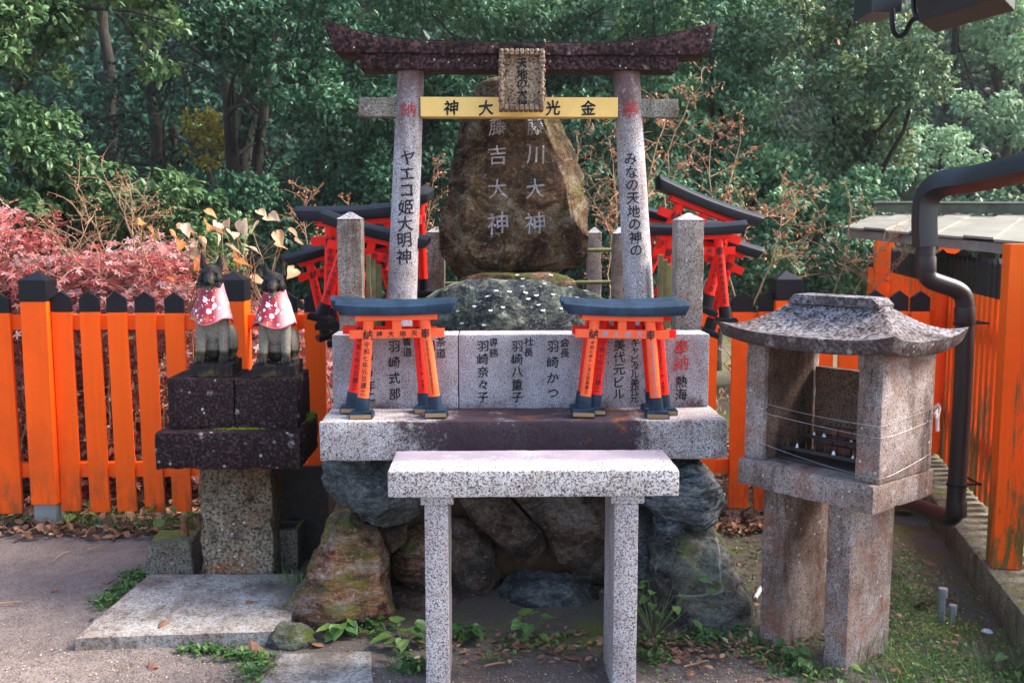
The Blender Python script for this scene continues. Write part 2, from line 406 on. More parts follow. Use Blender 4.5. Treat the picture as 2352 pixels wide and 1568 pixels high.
M['lantern'] = granite('lantern_stone', light=(.34, .29, .275), mid=(.23, .185, .175), dark=(.09, .07, .07), sc=190, stain_shade_fn=lambda t: t.math('ADD', t.rng(t.nz(), -.2, .5, .06, .0), .03), stain_shade_col=(.045, .026, .022), rust=.75, lichen=.35, grime=.75)
M['lantern_in'] = granite('sooty_lantern_stone', light=(.20, .13, .10), mid=(.11, .068, .05), dark=(.02, .015, .015), sc=190, stain=.10, stain_shade_col=(.022, .014, .012), rust=.6, grime=.8)
M['lantern_roof'] = granite('lantern_roof_stone', light=(.28, .26, .28), mid=(.10, .09, .10), dark=(.018, .014, .016), sc=85, stain_shade_fn=lambda t: t.rng(t.nz(), .85, .3, .07, .22), stain_shade_col=(.026, .018, .017), grime=.75, bump=1.0, lichen=.3)
M['block'] = granite('mossy_concrete', light=(.24, .22, .19), mid=(.14, .125, .10), dark=(.04, .035, .03), sc=120, grime=.5, moss=1.6, lichen=.3)
M['pave'] = granite('paving_stone', light=(.42, .40, .37), mid=(.31, .29, .27), dark=(.15, .13, .12), sc=120, grime=.55, stain_shade_fn=lambda t: t.math('ADD', t.rng(t.xyz(0), -1.2, -.7, -.1, .12), t.rng(t.xyz(1), 3.6, 3.95, 0, .1)), stain_shade_col=(.06, .05, .042), bump=.4)  # darker to the right and back: pedestal shade put into the colour
M['concrete'] = granite('weathered_concrete', light=(.22, .21, .16), mid=(.15, .145, .11), dark=(.06, .055, .04), sc=130, grime=.6, stain=.08, stain_shade_col=(.04, .035, .02), moss=.6)
M['monolith'] = rockmat('monolith_rock', [(.018, .011, .007), (.075, .036, .015), (.15, .070, .030), (.17, .125, .075), (.25, .20, .14)], stretch=1.3, moss=.5, lich=.2, bump=1.0, dark=(.028, .013, .009))
M['boulder'] = rockmat('coin_boulder_rock', [(.018, .02, .03), (.06, .065, .07), (.16, .18, .13), (.36, .38, .28)], stretch=1.5, lich=.9, bump=1.0, dark=(.03, .035, .05))
M['rock_orange'] = rockmat('orange_banded_rock', [(.045, .028, .028), (.17, .065, .028), (.28, .12, .055), (.30, .22, .19)], rot=(.1, .35, 0), stretch=5, moss=.9, lich=.3)
M['rock_blue'] = rockmat('blue_grey_rock', [(.021, .023, .025), (.051, .057, .060), (.084, .099, .108), (.144, .150, .144)], rot=(.6, -.5, 0), stretch=3, lich=.3)
M['rock_layer'] = rockmat('layered_blue_rock', [(.024, .028, .036), (.080, .104, .128), (.160, .200, .232), (.288, .304, .320)], rot=(0, 1.25, 0), stretch=6, lich=.2)
M['rock_dark'] = rockmat('dark_brown_rock', [(.03, .018, .013), (.085, .045, .028), (.13, .075, .045), (.17, .14, .12)], stretch=2, lich=.15)
M['rock_grey'] = rockmat('grey_green_rock', [(.038, .034, .036), (.090, .075, .075), (.128, .116, .109), (.165, .173, .143)], rot=(.2, -.7, 0), stretch=2.2, moss=.55, vein=2.4, lich=.2)
M['mortar'] = plain('ochre_mortar', (.075, .038, .018), .9, .6, 9, bump=1.0)
M['vermilion'] = paint('vermilion_paint', (.92, .100, .001), .5, dirt=.3, spec=.18, grain=.25, foot=True)
M['vermilion_side'] = paint('weathered_vermilion_paint', (.88, .12, .003), .55, dirt=.2, peel=.22, grain=.3, spec=.2)
M['red'] = paint('scarlet_paint', (.80, .011, .003), .5, dirt=.16, spec=.2, grain=.15)
M['coral'] = paint('sunbleached_coral_paint', (.90, .095, .022), .55, fade=(.90, .17, .065), fade_amt=.6, dirt=.10, spec=.2, grain=.15)
M['black'] = paint('black_paint', (.005, .0045, .008), .42, dirt=0, spec=.22)
M['black_side'] = paint('weathered_black_paint', (.018, .015, .015), .6, dirt=.1, grain=.5, spec=.2)
M['blueblack'] = paint('weathered_black_beam', (.004, .010, .020), .5, spec=.2, fade=(.020, .050, .095), fade_amt=.9, grain=.6, axis=0, dirt=0, bump=.4)  # blue fade: sky reflection put into the paint colour
def ink(name, col, worn, amt=.55):
    t = NT(name); k = t.ramp(t.noise(55, 6, .8), [(.50, 0), (.64, amt)]); return t.done(t.mix(k, col, worn), .7, .15)
M['ink'] = ink('black_ink', (.008, .008, .011), (.13, .12, .12))
M['ink_faded'] = ink('faded_red_carving', (.30, .03, .03), (.20, .16, .17), .95)
M['ink_red'] = ink('red_carved_paint', (.45, .018, .012), (.30, .20, .18), .9)
M['ink_white'] = ink('worn_white_carving', (.50, .47, .50), (.10, .06, .04), .75)
M['ink_blue'] = plain('faded_blue_ink', (.17, .30, .38), .6, .2)
M['gold'] = paint('gold_plate', (.80, .52, .13), .35, fade=(.62, .30, .05), fade_amt=.5, dirt=.06, axis=0, spec=.6)
M['bare_wood'] = paint('bare_wood', (.33, .20, .09), .7, grain=.7, axis=0)
M['old_wood'] = paint('mossy_old_wood', (.11, .085, .05), .8, fade=(.22, .24, .08), fade_amt=.9, grain=.8)
M['pipe'] = plain('dark_brown_pipe', (.014, .009, .011), .42, .12, 6, bump=.05, spec=.35)
M['gutter'] = plain('dark_grey_metal', (.014, .015, .02), .38, .1, 6, bump=.05, spec=.5)
M['roof_metal'] = plain('pale_roof_sheet', (.27, .245, .20), .38, .25, 5, metal=.35, bump=.1)
M['roof_dark'] = plain('green_stained_sheet', (.075, .08, .05), .5, .5, 9, metal=.2)
M['eave_wood'] = plain('grey_eave_boards', (.18, .155, .13), .8, .3, 12)
M['wire'] = plain('steel_wire', (.45, .44, .46), .35, .2, 20, metal=.8)
M['rust'] = plain('rusty_iron', (.16, .06, .025), .85, .5, 60, bump=.6)
M['burnt'] = plain('sooty_iron', (.022, .014, .012), .7, .5, 40, bump=.5)
M['wax'] = plain('old_wax', (.62, .62, .68), .5, .1, 40)
M['coin'] = plain('aluminium_coin', (.72, .71, .70), .35, .15, 50, metal=.3, bump=.1)
M['pvc'] = plain('grey_plastic_pipe', (.17, .18, .19), .5, .15, 30)
M['brick'] = plain('sooty_brick', (.13, .048, .03), .85, .5, 25, bump=.7)
M['post_metal'] = plain('grey_post_shoe', (.17, .17, .17), .6, .25, 9)
M['bark'] = rockmat('bark', [(.008, .007, .006), (.018, .015, .012), (.03, .025, .02), (.05, .042, .034)], rot=(0, 0, 0), stretch=.25, lich=.1)
M['twig'] = plain('dry_twig', (.26, .155, .09), .8, .35, 15)
M['stem'] = plain('green_stem', (.11, .12, .04), .7, .3, 15)
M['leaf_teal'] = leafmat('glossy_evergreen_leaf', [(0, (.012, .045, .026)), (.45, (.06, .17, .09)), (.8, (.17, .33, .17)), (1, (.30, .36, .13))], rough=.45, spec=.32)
M['leaf_olive'] = leafmat('olive_evergreen_leaf', [(0, (.028, .07, .03)), (.5, (.085, .17, .065)), (.85, (.19, .28, .11)), (1, (.42, .42, .12))], rough=.45, spec=.32)
M['leaf_mid'] = leafmat('mixed_evergreen_leaf', [(0, (.03, .07, .045)), (.5, (.09, .19, .11)), (.85, (.19, .29, .14)), (1, (.42, .37, .09))], rough=.45, spec=.32)
M['leaf_pale'] = leafmat('pale_hillside_leaf', [(0, (.16, .28, .17)), (.5, (.28, .44, .25)), (1, (.42, .56, .32))], rough=.5, trans=.35)  # extra pale leaves: sunlit haze put into the colour
M['leaf_yellow'] = leafmat('yellow_leaf', [(0, (.14, .12, .015)), (1, (.40, .34, .03))], trans=.4)
M['leaf_red'] = leafmat('red_maple_leaf', [(0, (.14, .018, .015)), (.4, (.34, .050, .040)), (.7, (.42, .17, .15)), (1, (.50, .30, .29))], rough=.55, trans=.3, spec=.3)
M['leaf_dry'] = leafmat('dry_tan_leaf', [(0, (.42, .17, .04)), (.35, (.42, .22, .10)), (.7, (.62, .42, .27)), (1, (.76, .62, .46))], rough=.6, trans=.35)
M['leaf_brown'] = leafmat('fallen_leaf', [(0, (.10, .04, .03)), (.5, (.24, .11, .06)), (.85, (.38, .20, .10)), (1, (.45, .36, .24))], rough=.7, trans=.1)
M['leaf_weed'] = leafmat('weed_leaf', [(0, (.03, .085, .02)), (.6, (.075, .17, .035)), (1, (.19, .27, .05))], rough=.5, trans=.3)
M['leaf_rust'] = leafmat('rust_brown_leaf', [(0, (.20, .08, .035)), (1, (.48, .20, .09))], rough=.7, trans=.3)
def ground_mat():
    t = NT('trodden_earth')
    n1 = t.noise(1.1, 6, .6); n2 = t.noise(9, 7, .7); n3 = t.noise(120, 4, .75); n4 = t.noise(320, 2, .7)
    c = t.mix(t.ramp(n1, [(.3, 0), (.7, 1)]), (.155, .118, .102), (.26, .20, .175))
    c = t.mix(t.ramp(n2, [(.40, .55), (.62, 0)]), c, (.085, .062, .058))
    c = t.mix(t.ramp(n3, [(.42, .8), (.52, 0)]), c, (.06, .046, .042)); c = t.mix(t.ramp(t.noise(200, 3, .8, t.obj(loc=(1, 8, 3))), [(.54, 0), (.64, .5)]), c, (.36, .30, .27))
    peb = t.math('LESS_THAN', t.voro(95, t.obj(loc=(2, 2, 0))), .22); pg = t.ramp(t.noise(7, 4, .7, t.obj(loc=(5, 5, 0))), [(.48, 0), (.56, 1)])
    c = t.mix(t.math('MULTIPLY', peb, pg), c, t.mix(t.noise(30, 1), (.10, .08, .075), (.42, .38, .34)))
    c = t.mix(t.ramp(n4, [(.60, 0), (.68, .55)]), c, (.48, .42, .37))
    # altar shade put into the earth colour, moss patches, and the mossy right side
    x, y = t.xyz(0), t.xyz(1)
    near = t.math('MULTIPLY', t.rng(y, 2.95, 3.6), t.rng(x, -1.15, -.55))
    shady = t.math('MULTIPLY', near, t.ramp(n1, [(.3, 1), (.75, .5)]))
    c = t.mix(t.math('MULTIPLY', shady, .65), c, (.045, .034, .024))
    mg = t.math('MAXIMUM', t.math('MULTIPLY', near, .30), t.math('MULTIPLY', t.rng(x, 1.1, 1.5), .34))
    mg = t.math('MAXIMUM', mg, t.math('MULTIPLY', t.rng(y, 4.75, 5.1), .35))
    mk = t.ramp(t.math('ADD', t.noise(3.2, 7, .7, t.obj(loc=(6, 1, 0))), mg), [(.80, 0), (.95, .9)])
    c = t.mix(mk, c, t.mix(t.noise(60, 3, .7), (.04, .045, .010), (.15, .17, .022)))
    t.bump(t.math('ADD', t.math('MULTIPLY', n2, 1.3), t.math('ADD', t.math('MULTIPLY', n3, .5), t.math('MULTIPLY', n4, .25))), .8, .012)
    return t.done(c, .88, .25)
M['ground'] = ground_mat()
M['hill'] = plain('dark_leaf_litter', (.022, .022, .014), .95, .5, 3, bump=.8)
def bib_mat():
    t = NT('floral_cloth')
    n = t.noise(9, 3, .6); c = t.mix(t.ramp(n, [(.50, 0), (.60, .9)]), (.24, .008, .022), (.34, .15, .03))
    c = t.mix(t.ramp(t.noise(8, 2, .5, t.obj(loc=(3, 1, 9))), [(.56, 0), (.66, .6)]), c, (.42, .16, .22))
    c = t.mix(t.math('MULTIPLY', t.rng(t.xyz(0), .01, .07), .6), c, (.58, .40, .44))  # paler right side: sunlight put into the cloth colour
    for sc, cc, rr, lo in ((26, (.62, .30, .36), .40, (0, 0, 0)), (40, (.74, .60, .62), .36, (3, 5, 1)), (75, (.70, .40, .46), .32, (7, 2, 4))):
        d = t.voro(sc, t.obj(loc=lo)); pet = t.math('ADD', d, t.math('MULTIPLY', t.noise(sc * 4, 1, .4), .22))
        ring = t.ramp(pet, [(.05, (.6, .10, .15)), (.11, cc), (.22, (.72, .56, .58)), (rr - .02, (.82, .72, .74)), (rr, (.5, .1, .15))])
        gate = t.math('GREATER_THAN', t.xyz(0, t.voro(sc, t.obj(loc=lo), out=1)), .52 if sc > 40 else .45)
        c = t.mix(t.math('MULTIPLY', gate, t.math('LESS_THAN', pet, rr)), c, ring)
    t.bump(t.noise(500, 2), .1, .0005)
    m = t.done(c, .55, .4); return m
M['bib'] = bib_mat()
M['bib_trim'] = plain('pink_cloth_trim', (.55, .10, .16), .6, .25, 40)
def fox_mat():
    t = NT('fox_stone'); z = t.xyz(2)
    base = t.mix(t.ramp(t.noise(240, 3, .7), [(.35, 0), (.6, 1)]), (.07, .058, .048), (.24, .21, .17))
    base = t.mix(t.ramp(t.noise(12, 5, .7), [(.5, 0), (.7, .5)]), base, (.10, .13, .09))
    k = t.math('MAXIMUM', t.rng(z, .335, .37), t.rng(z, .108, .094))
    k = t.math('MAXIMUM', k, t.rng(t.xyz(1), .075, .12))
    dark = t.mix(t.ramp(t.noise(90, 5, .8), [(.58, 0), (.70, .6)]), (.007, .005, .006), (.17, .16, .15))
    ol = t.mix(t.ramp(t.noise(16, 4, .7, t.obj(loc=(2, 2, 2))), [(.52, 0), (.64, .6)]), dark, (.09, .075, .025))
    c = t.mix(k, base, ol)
    t.bump(t.math('ADD', t.noise(60, 5, .7), t.noise(200, 3, .7)), .6, .002)
    return t.done(c, .65, .2)
M['fox'] = fox_mat()

M['silk'] = plain('spider_silk', (.16, .17, .16), .6, .1, 20, spec=.1)
# ------------------------------------------------------------------ setting: ground, hill
def ground_z(x, y):
    z = 0.012 * fbm((x, y, 0), 1.3, 4) + 0.004 * fbm((x, y, 3), 9, 3)
    if y > 5.6: z += -0.10 * min(1, (y - 5.6) / 1.5)
    if x > 1.3: z += 0.015 * fbm((x, y, 8), 4, 3)
    return z
def build_ground():
    xs = list(np.arange(-3.6, 3.6, .045)); ys = list(np.arange(2.2, 6.4, .045))
    xs = [-60, -30, -15, -8, -5] + xs + [5, 8, 15, 30, 60]; ys = [-30, -10, -3, 0, 1.2] + ys + [7, 8, 10, 14, 20, 40]
    mb = MB(); vs = [(x, y, ground_z(x, y)) for x in xs for y in ys]; ny = len(ys)
    fs = [(i * ny + j, (i + 1) * ny + j, (i + 1) * ny + j + 1, i * ny + j + 1) for i in range(len(xs) - 1) for j in range(ny - 1)]
    mb.add(vs, fs)
    tag(mb.build('ground', M['ground'], sm=180, fix=False), kind='structure')
    mb = MB()
    def hl(u, v):
        x = -45 + 90 * u; t = v
        y = 15.5 + 34 * t + 0.10 * abs(x) * (1 - t) + 1.2 * fbm((x * .2, t * 4, 1), 1, 3)
        return (x, y, -0.6 + 34 * t ** 1.05 + 1.6 * fbm((x * .15, t * 6, 5), 1, 4))
    mb.grid(hl, 60, 30)
    tag(mb.build('hillside', M['hill'], sm=180), kind='structure')
build_ground()
# paving slabs in the earth
def slab(name, corners, thick, label, group, seed):
    """corners: ground-plane points counter-clockwise"""
    mb = MB(); n = 26
    a, b, c, d = [Vector((p.x, p.y, 0)) for p in corners]
    def top(u, v):
        p = a.lerp(b, u).lerp(d.lerp(c, u), v); e = min(u, v, 1 - u, 1 - v)
        p = p + Vector((fbm(p, 7, 3), fbm(p + Vector((5, 5, 0)), 7, 3), 0)) * 0.006
        p.z = thick - (0.004 if e < 1e-6 else 0) + fbm(p, 5, 3) * .002; return p
    mb.grid(top, n, n)
    ring = [(i / n, 0) for i in range(n)] + [(1, i / n) for i in range(n)] + [(1 - i / n, 1) for i in range(n)] + [(0, 1 - i / n) for i in range(n)]
    vs = []
    for u, v in ring:
        p = top(u, v); q = p.copy(); q.z = -.02; vs += [p, q]
    k = len(ring); mb.add(vs, [(2 * i, 2 * i + 1, (2 * i + 3) % (2 * k), (2 * i + 2) % (2 * k)) for i in range(k)])
    o = mb.build(name, M['pave'], sm=40); tag(o, label, 'paving slab', group); return o
slab('paving_slab', [PZ(172, 1497, .0), PZ(660, 1478, .0), PZ(700, 1345, .0), PZ(345, 1345, .0)], .055,
     'large pale grey paving slab lying in front of the fox pedestal', 'paving slabs in the earth', 1)
slab('paving_slab', [PZ(575, 1600, .0), PZ(860, 1600, .0), PZ(850, 1500, .0), PZ(650, 1505, .0)], .012,
     'pale paving slab sunk flush in the earth beside the left table leg', 'paving slabs in the earth', 2)
# ------------------------------------------------------------------ rocks
def ico(sub):
    bm = bmesh.new(); bmesh.ops.create_icosphere(bm, subdivisions=sub, radius=1.0)
    vs = [v.co.copy() for v in bm.verts]; fs = [tuple(v.index for v in f.verts) for f in bm.faces]; bm.free(); return vs, fs
ICO5 = ico(5); ICO6 = ico(6)
def rock_outline(name, mat, px, Y, depth, label, cat='rock', group=None, seed=0, amp=.05, facet=.5, yoff=0.0, tilt=0.0, sub=5, parent=None, cexp=.55, back=None, fine=1.0, planes=12, layer=1.0, grow=1.07):
    """boulder whose front outline (pixel polygon at distance Y) gets real thickness, facets and roughness"""
    P = [PY(x, y, Y) for x, y in px]; mx_ = sum((p.x for p in P)) / len(P); mz_ = sum((p.z for p in P)) / len(P)
    pts = [(mx_ + (p.x - mx_) * grow, mz_ + (p.z - mz_) * grow) for p in P]
    area = cxx = czz = 0.0
    for (x0, z0), (x1, z1) in zip(pts, pts[1:] + pts[:1]):
        k = x0 * z1 - x1 * z0; area += k; cxx += (x0 + x1) * k; czz += (z0 + z1) * k
    cxx /= 3 * area; czz /= 3 * area
    def rad(a):
        dx, dz = math.cos(a), math.sin(a); best = None
        for (x0, z0), (x1, z1) in zip(pts, pts[1:] + pts[:1]):
            ex, ez = x1 - x0, z1 - z0; den = dx * ez - dz * ex
            if abs(den) < 1e-9: continue
            t = ((x0 - cxx) * ez - (z0 - czz) * ex) / den; s = ((x0 - cxx) * dz - (z0 - czz) * dx) / den
            if t > 0 and -1e-6 <= s <= 1 + 1e-6: best = t if best is None else max(best, t)
        return best or .05
    NA = 180; tab = [rad(2 * math.pi * i / NA) for i in range(NA)]
    vs, fs = ICO6; out = []
    size = sum(tab) / NA; s = Vector((seed * 5.1, seed * 2.3, seed * 9.7))
    for v in vs:
        rr = math.hypot(v.x, v.z); a = math.atan2(v.z, v.x) % (2 * math.pi)
        f = a / (2 * math.pi) * NA; i = int(f) % NA; r = tab[i] * (1 - (f - int(f))) + tab[(i + 1) % NA] * (f - int(f))
        k = rr ** cexp; q = Vector((cxx + r * k * math.cos(a), Y + yoff + (abs(v.y) ** .8) * (1 if v.y > 0 else -1) * (depth if v.y < 0 else (back or depth)), czz + r * k * math.sin(a)))
        q.y += (q.z - czz) * tilt
        n = Vector((v.x, v.y, v.z))
        c = mnoise.voronoi(q / size * 1.3 + s, distance_metric='DISTANCE')[0]
        cel = (c[1] - c[0])
        d = (fbm(q / size * .9 + s, 1, 3) * amp * 1.6 + (cel - .35) * amp * facet + fine * fbm(q / size * 5 + s, 1, 4) * amp * .35) * size * 2.2
        q += n * d; out.append(q)
    # split planes: flat broken faces cut off the bulges
    rp = random.Random(seed * 13 + 1); cen = Vector((cxx, Y + yoff, czz)); N0 = len(out)
    for _ in range(planes):
        nn = Vector((rp.uniform(-1, 1), -rp.uniform(.25, 1.1), rp.uniform(-.9, 1))).normalized()
        sup = max((out[j] - cen).dot(nn) for j in range(0, N0, 37)); dd = sup * rp.uniform(.80, .93)
        for j in range(N0):
            e = (out[j] - cen).dot(nn) - dd
            if e > 0: out[j] = out[j] - nn * e * .93
    for j, v in enumerate(vs):
        q = out[j]; rg = abs(fbm(q / size * 2.4 + s, 1, 4)); lay = math.sin((q.z * .7 + q.x * .5 + .3 * fbm(q / size * 1.5, 1, 2) * size) / size * 16)
        out[j] = q + Vector(v) * ((-rg * .075 + .012 * lay * layer) * size * amp / .05 * .8 + .0022 * fbm(q, 45, 4))
    mb = MB(); mb.add(out, fs)
    o = mb.build(name, M[mat], parent, sm=50)
    if parent is None: tag(o, label, cat, group)
    return o
# ------------------------------------------------------------------ altar base of boulders
G = 'boulders piled under the altar slab'
mb = MB()
def core(u, v):
    x = -.66 + 1.42 * u; a = math.sin(u * math.pi)
    return (x, 4.02 + .10 * a + .05 * fbm((x * 3, v * 3, 2), 1, 4) , -.05 + .76 * v)
mb.grid(core, 60, 36)
mb.box(-.66, .76, 4.16, 4.95, -.05, .70)
tag(mb.build('mortar_core', M['mortar'], sm=180, fix=False), 'ochre mortar bed filling the hollows between the altar boulders', 'mortar')
rock_outline('boulder', 'rock_orange', [(640, 1400), (648, 1440), (860, 1440), (885, 1400), (895, 1290), (860, 1190), (795, 1148), (765, 1170), (735, 1260), (690, 1340)], 3.78, .20, 'big rust-orange banded boulder at the left foot of the altar', group=G, seed=1, amp=.055, tilt=.25, sub=6)
rock_outline('boulder', 'rock_blue', [(748, 1085), (760, 1055), (960, 1050), (975, 1150), (945, 1190), (895, 1203), (800, 1150), (760, 1115)], 3.84, .17, 'blue grey boulder wedged under the left end of the altar slab', group=G, seed=2, amp=.06, sub=6)
rock_outline('boulder', 'rock_dark', [(868, 1205), (935, 1205), (930, 1240), (905, 1262), (880, 1240)], 3.88, .08, 'small dark stone between the orange boulder and the left table leg', group=G, seed=3)
rock_outline('boulder', 'rock_orange', [(900, 1265), (950, 1215), (1035, 1215), (1040, 1355), (950, 1350), (905, 1320)], 3.98, .12, 'dull rust boulder partly behind the left table leg', group=G, seed=4)
rock_outline('boulder', 'rock_dark', [(865, 1365), (1010, 1352), (1060, 1380), (1050, 1450), (870, 1445)], 3.92, .14, 'low dark boulder on the ground behind the left table leg', group=G, seed=5)
rock_outline('boulder', 'rock_dark', [(1030, 1205), (1085, 1190), (1135, 1245), (1150, 1330), (1115, 1390), (1040, 1400)], 4.00, .12, 'rounded brown boulder just right of the left table leg', group=G, seed=6)
rock_outline('boulder', 'rock_dark', [(1055, 1140), (1150, 1140), (1235, 1215), (1255, 1265), (1215, 1295), (1150, 1250), (1080, 1180)], 3.98, .11, 'long dark wedge stone slanting down under the table', group=G, seed=7, amp=.04)
rock_outline('boulder', 'rock_dark', [(1185, 1130), (1390, 1130), (1395, 1340), (1330, 1325), (1270, 1260), (1235, 1200)], 4.06, .13, 'large dark brown boulder in the deep shade behind the right table leg', group=G, seed=8)
rock_outline('boulder', 'rock_blue', [(1150, 1375), (1175, 1335), (1250, 1315), (1330, 1330), (1395, 1370), (1395, 1455), (1175, 1450)], 3.94, .15, 'broad low grey boulder on the ground under the table', group=G, seed=9)
rock_outline('boulder', 'rock_layer', [(1480, 1160), (1495, 1060), (1605, 1050), (1630, 1080), (1655, 1130), (1640, 1200), (1590, 1215), (1520, 1185)], 3.80, .20, 'blue layered boulder with deep cracks under the right end of the slab', group=G, seed=10, amp=.05, sub=6)
rock_outline('boulder', 'rock_layer', [(1503, 1195), (1520, 1178), (1560, 1190), (1568, 1225), (1545, 1245), (1510, 1240)], 3.76, .09, 'small pale stone below the blue layered boulder', group=G, seed=11, amp=.03)
rock_outline('boulder', 'rock_blue', [(1440, 1170), (1500, 1180), (1505, 1290), (1495, 1420), (1440, 1430)], 3.86, .12, 'narrow blue grey stone beside the right table leg', group=G, seed=12)
rock_outline('boulder', 'rock_grey', [(1495, 1445), (1500, 1250), (1560, 1225), (1640, 1225), (1668, 1275), (1712, 1350), (1738, 1430), (1700, 1455)], 3.72, .20, 'big grey boulder with a white vein at the right foot of the altar', group=G, seed=13, amp=.05, tilt=.25, sub=6)
rock_outline('boulder', 'rock_grey', [(612, 1470), (635, 1440), (690, 1440), (720, 1465), (700, 1490), (625, 1488)], 3.5, .09, 'low mossy stone at the corner of the paving slab', group=G, seed=14)
# ------------------------------------------------------------------ altar slab
def Zat(y, Y, x=1176): return PY(x, y, Y).z
def Xat(x, Y, y=900): return PY(x, y, Y).x
SY = 3.62
zs1, zs0 = Zat(966, SY), Zat(1057, SY)
o = stone_block('altar_slab', M['granite_slab'], None, Xat(733, SY, 1000), Xat(1671, SY, 1000), SY, 4.9, zs0, zs1, r=.008, amp=.002, chip=.004, seed=3)
tag(o, 'long grey granite slab stained dark purple in the middle, laid across the boulders', 'stone slab')
# inscribed wall of three granite panels
WY = PZ(1176, 937, zs1).y
zw1 = Zat(768, WY); xw = [Xat(763, WY, 850), Xat(1053, WY, 850), Xat(1428 - 78, WY, 850), Xat(1629, WY, 850)]
wall = thing('inscribed_wall', 'low speckled granite wall carved with columns of black names on the altar slab', 'inscribed wall', (xw[0], WY, zs1))
def panel(i, x0, x1):
    return stone_block('panel', M['granite_wall'], wall, x0, x1, WY, WY + .16, zs1 - .002, zw1, r=.004, amp=.0004, chip=.0015, seed=20 + i)
pn = [panel(i, xw[i] + .0012, xw[i + 1] - .0012) for i in range(3)]
def wall_text(chars, px, py, size_px, mat='ink', i=1, line=1.0, seed=0, **k):
    p = PY(px, py, WY); s = size_px / FPX * WY * .99
    return put_text(chars, p, s, M[mat], pn[i], line=line, seed=seed, bold=.016, **k)
# (column, x centre, top y, glyph px, line)
for chars, px, py, s, i, ln, mat in (
    ('18', 850, 784, 24, 0, 1.05, 'ink'), ('9年二', 850, 846, 26, 0, 1.05, 'ink'),
    ('羽崎式部', 905, 781, 29, 0, 1.28, 'ink'), ('書道', 935, 772, 23, 0, 1.10, 'ink'), ('羽崎', 985, 781, 29, 0, 1.28, 'ink'), ('茶道', 1013, 773, 24, 0, 1.10, 'ink'),
    ('羽崎奈々子', 1109, 781, 28, 1, 1.08, 'ink'), ('専務', 1134, 775, 22, 1, 1.12, 'ink'),
    ('羽崎八重子', 1188, 781, 28, 1, 1.08, 'ink'), ('社長', 1214, 773, 23, 1, 1.08, 'ink'),
    ('羽崎かつ', 1270, 781, 29, 1, 1.28, 'ink'), ('会長', 1297, 775, 23, 1, 1.08, 'ink'),
    ('美代元ビル', 1423, 778, 29, 2, 1.0, 'ink'), ('キャピタル美代元', 1459, 776, 26, 2, .70, 'ink'), ('美代元', 1493, 800, 27, 2, 1.62, 'ink'),
    ('奉納', 1565, 779, 38, 2, .95, 'ink_red'), ('熱海', 1565, 862, 30, 2, 1.0, 'ink')):
    if chars == 'キャピタル美代元': s, ln = 22, .86
    wall_text(list(chars), px, py, s, mat, i, ln, seed=px)
# ------------------------------------------------------------------ offering table
TY = 3.05; t1 = Zat(1081, TY); t0 = Zat(1142, TY); tx0, tx1 = Xat(890, TY, 1110), Xat(1561, TY, 1110)
tb = PZ(1176, 1033, t1).y
tbl = thing('offering_table', 'speckled grey granite offering table with two slab legs in front of the altar', 'stone table', ((tx0 + tx1) / 2, TY + .15, 0))
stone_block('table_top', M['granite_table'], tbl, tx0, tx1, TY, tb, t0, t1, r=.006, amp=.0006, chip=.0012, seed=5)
for k, (a, b) in enumerate(((976, 1030), (1410, 1465))):
    xa, xb = Xat(a, TY + .02, 1300), Xat(b, TY + .02, 1300)
    lg = stone_block('leg', M['granite'], tbl, xa, xb, TY + .02, tb - .02, -.05, t0 - .026, r=.004, amp=.0006, chip=.0008, seed=6 + k)
    stone_block('capital', M['granite'], lg, xa - .012, xb + .018, TY + .012, tb - .012, t0 - .027, t0 + .002, r=.003, amp=.0004, chip=.001, seed=8 + k)
# ------------------------------------------------------------------ short square posts round the altar
def post(x0, x1, Y, ytop, yshoulder, zb, label, seed, group):
    xa, xb = Xat(x0, Y, 600), Xat(x1, Y, 600); w = xb - xa; z1 = Zat(yshoulder, Y); z2 = Zat(ytop, Y + w / 2)
    t = thing('stone_post', label, 'stone post', ((xa + xb) / 2, Y + w / 2, zb), group)
    stone_block('shaft', M['granite_post'], t, xa, xb, Y, Y + w, zb, z1, r=.005, amp=.0012, chip=.003, seed=seed)
    mb = MB(); cx, cy = (xa + xb) / 2, Y + w / 2; e = .002
    mb.add([(xa - e, Y - e, z1), (xb + e, Y - e, z1), (xb + e, Y + w + e, z1), (xa - e, Y + w + e, z1), (cx - .006, cy - .006, z2), (cx + .006, cy - .006, z2), (cx + .006, cy + .006, z2), (cx - .006, cy + .006, z2)],
           [(0, 1, 5, 4), (1, 2, 6, 5), (2, 3, 7, 6), (3, 0, 4, 7), (4, 5, 6, 7), (3, 2, 1, 0)])
    mb.build('cap', M['granite'], t, bevel=.002)
G2 = 'short square granite posts fencing the altar'
post(775, 831, 4.12, 487, 503, zw1 - .02, 'lichened granite post with a pyramid top at the left front corner of the altar', 31, G2)
post(1554, 1617, 4.12, 489, 505, zw1 - .02, 'granite post with a pyramid top beside the red 奉納 letters', 32, G2)
post(982, 1021, 5.35, 521, 533, .3, 'thin mossy granite post left of the upright monument stone', 33, G2)
post(1350, 1382, 5.6, 522, 535, .3, 'small granite post close to the right edge of the monument stone', 34, G2)
post(1408, 1445, 5.1, 521, 536, .3, 'dark brown stone post behind the right pillar of the stone gate', 35, G2)
rl = thing('rail', 'green bamboo-like pipe rails running between the rear posts', 'rail', (Xat(1200, 5.3), 5.3, .3))
for yy in (572, 646):
    mb = MB(); mb.tube([PY(1018, yy + 6, 5.4), PY(1420, yy + 2, 5.3)], .011, 8); mb.build('pipe', M['old_wood'], rl, sm=60)
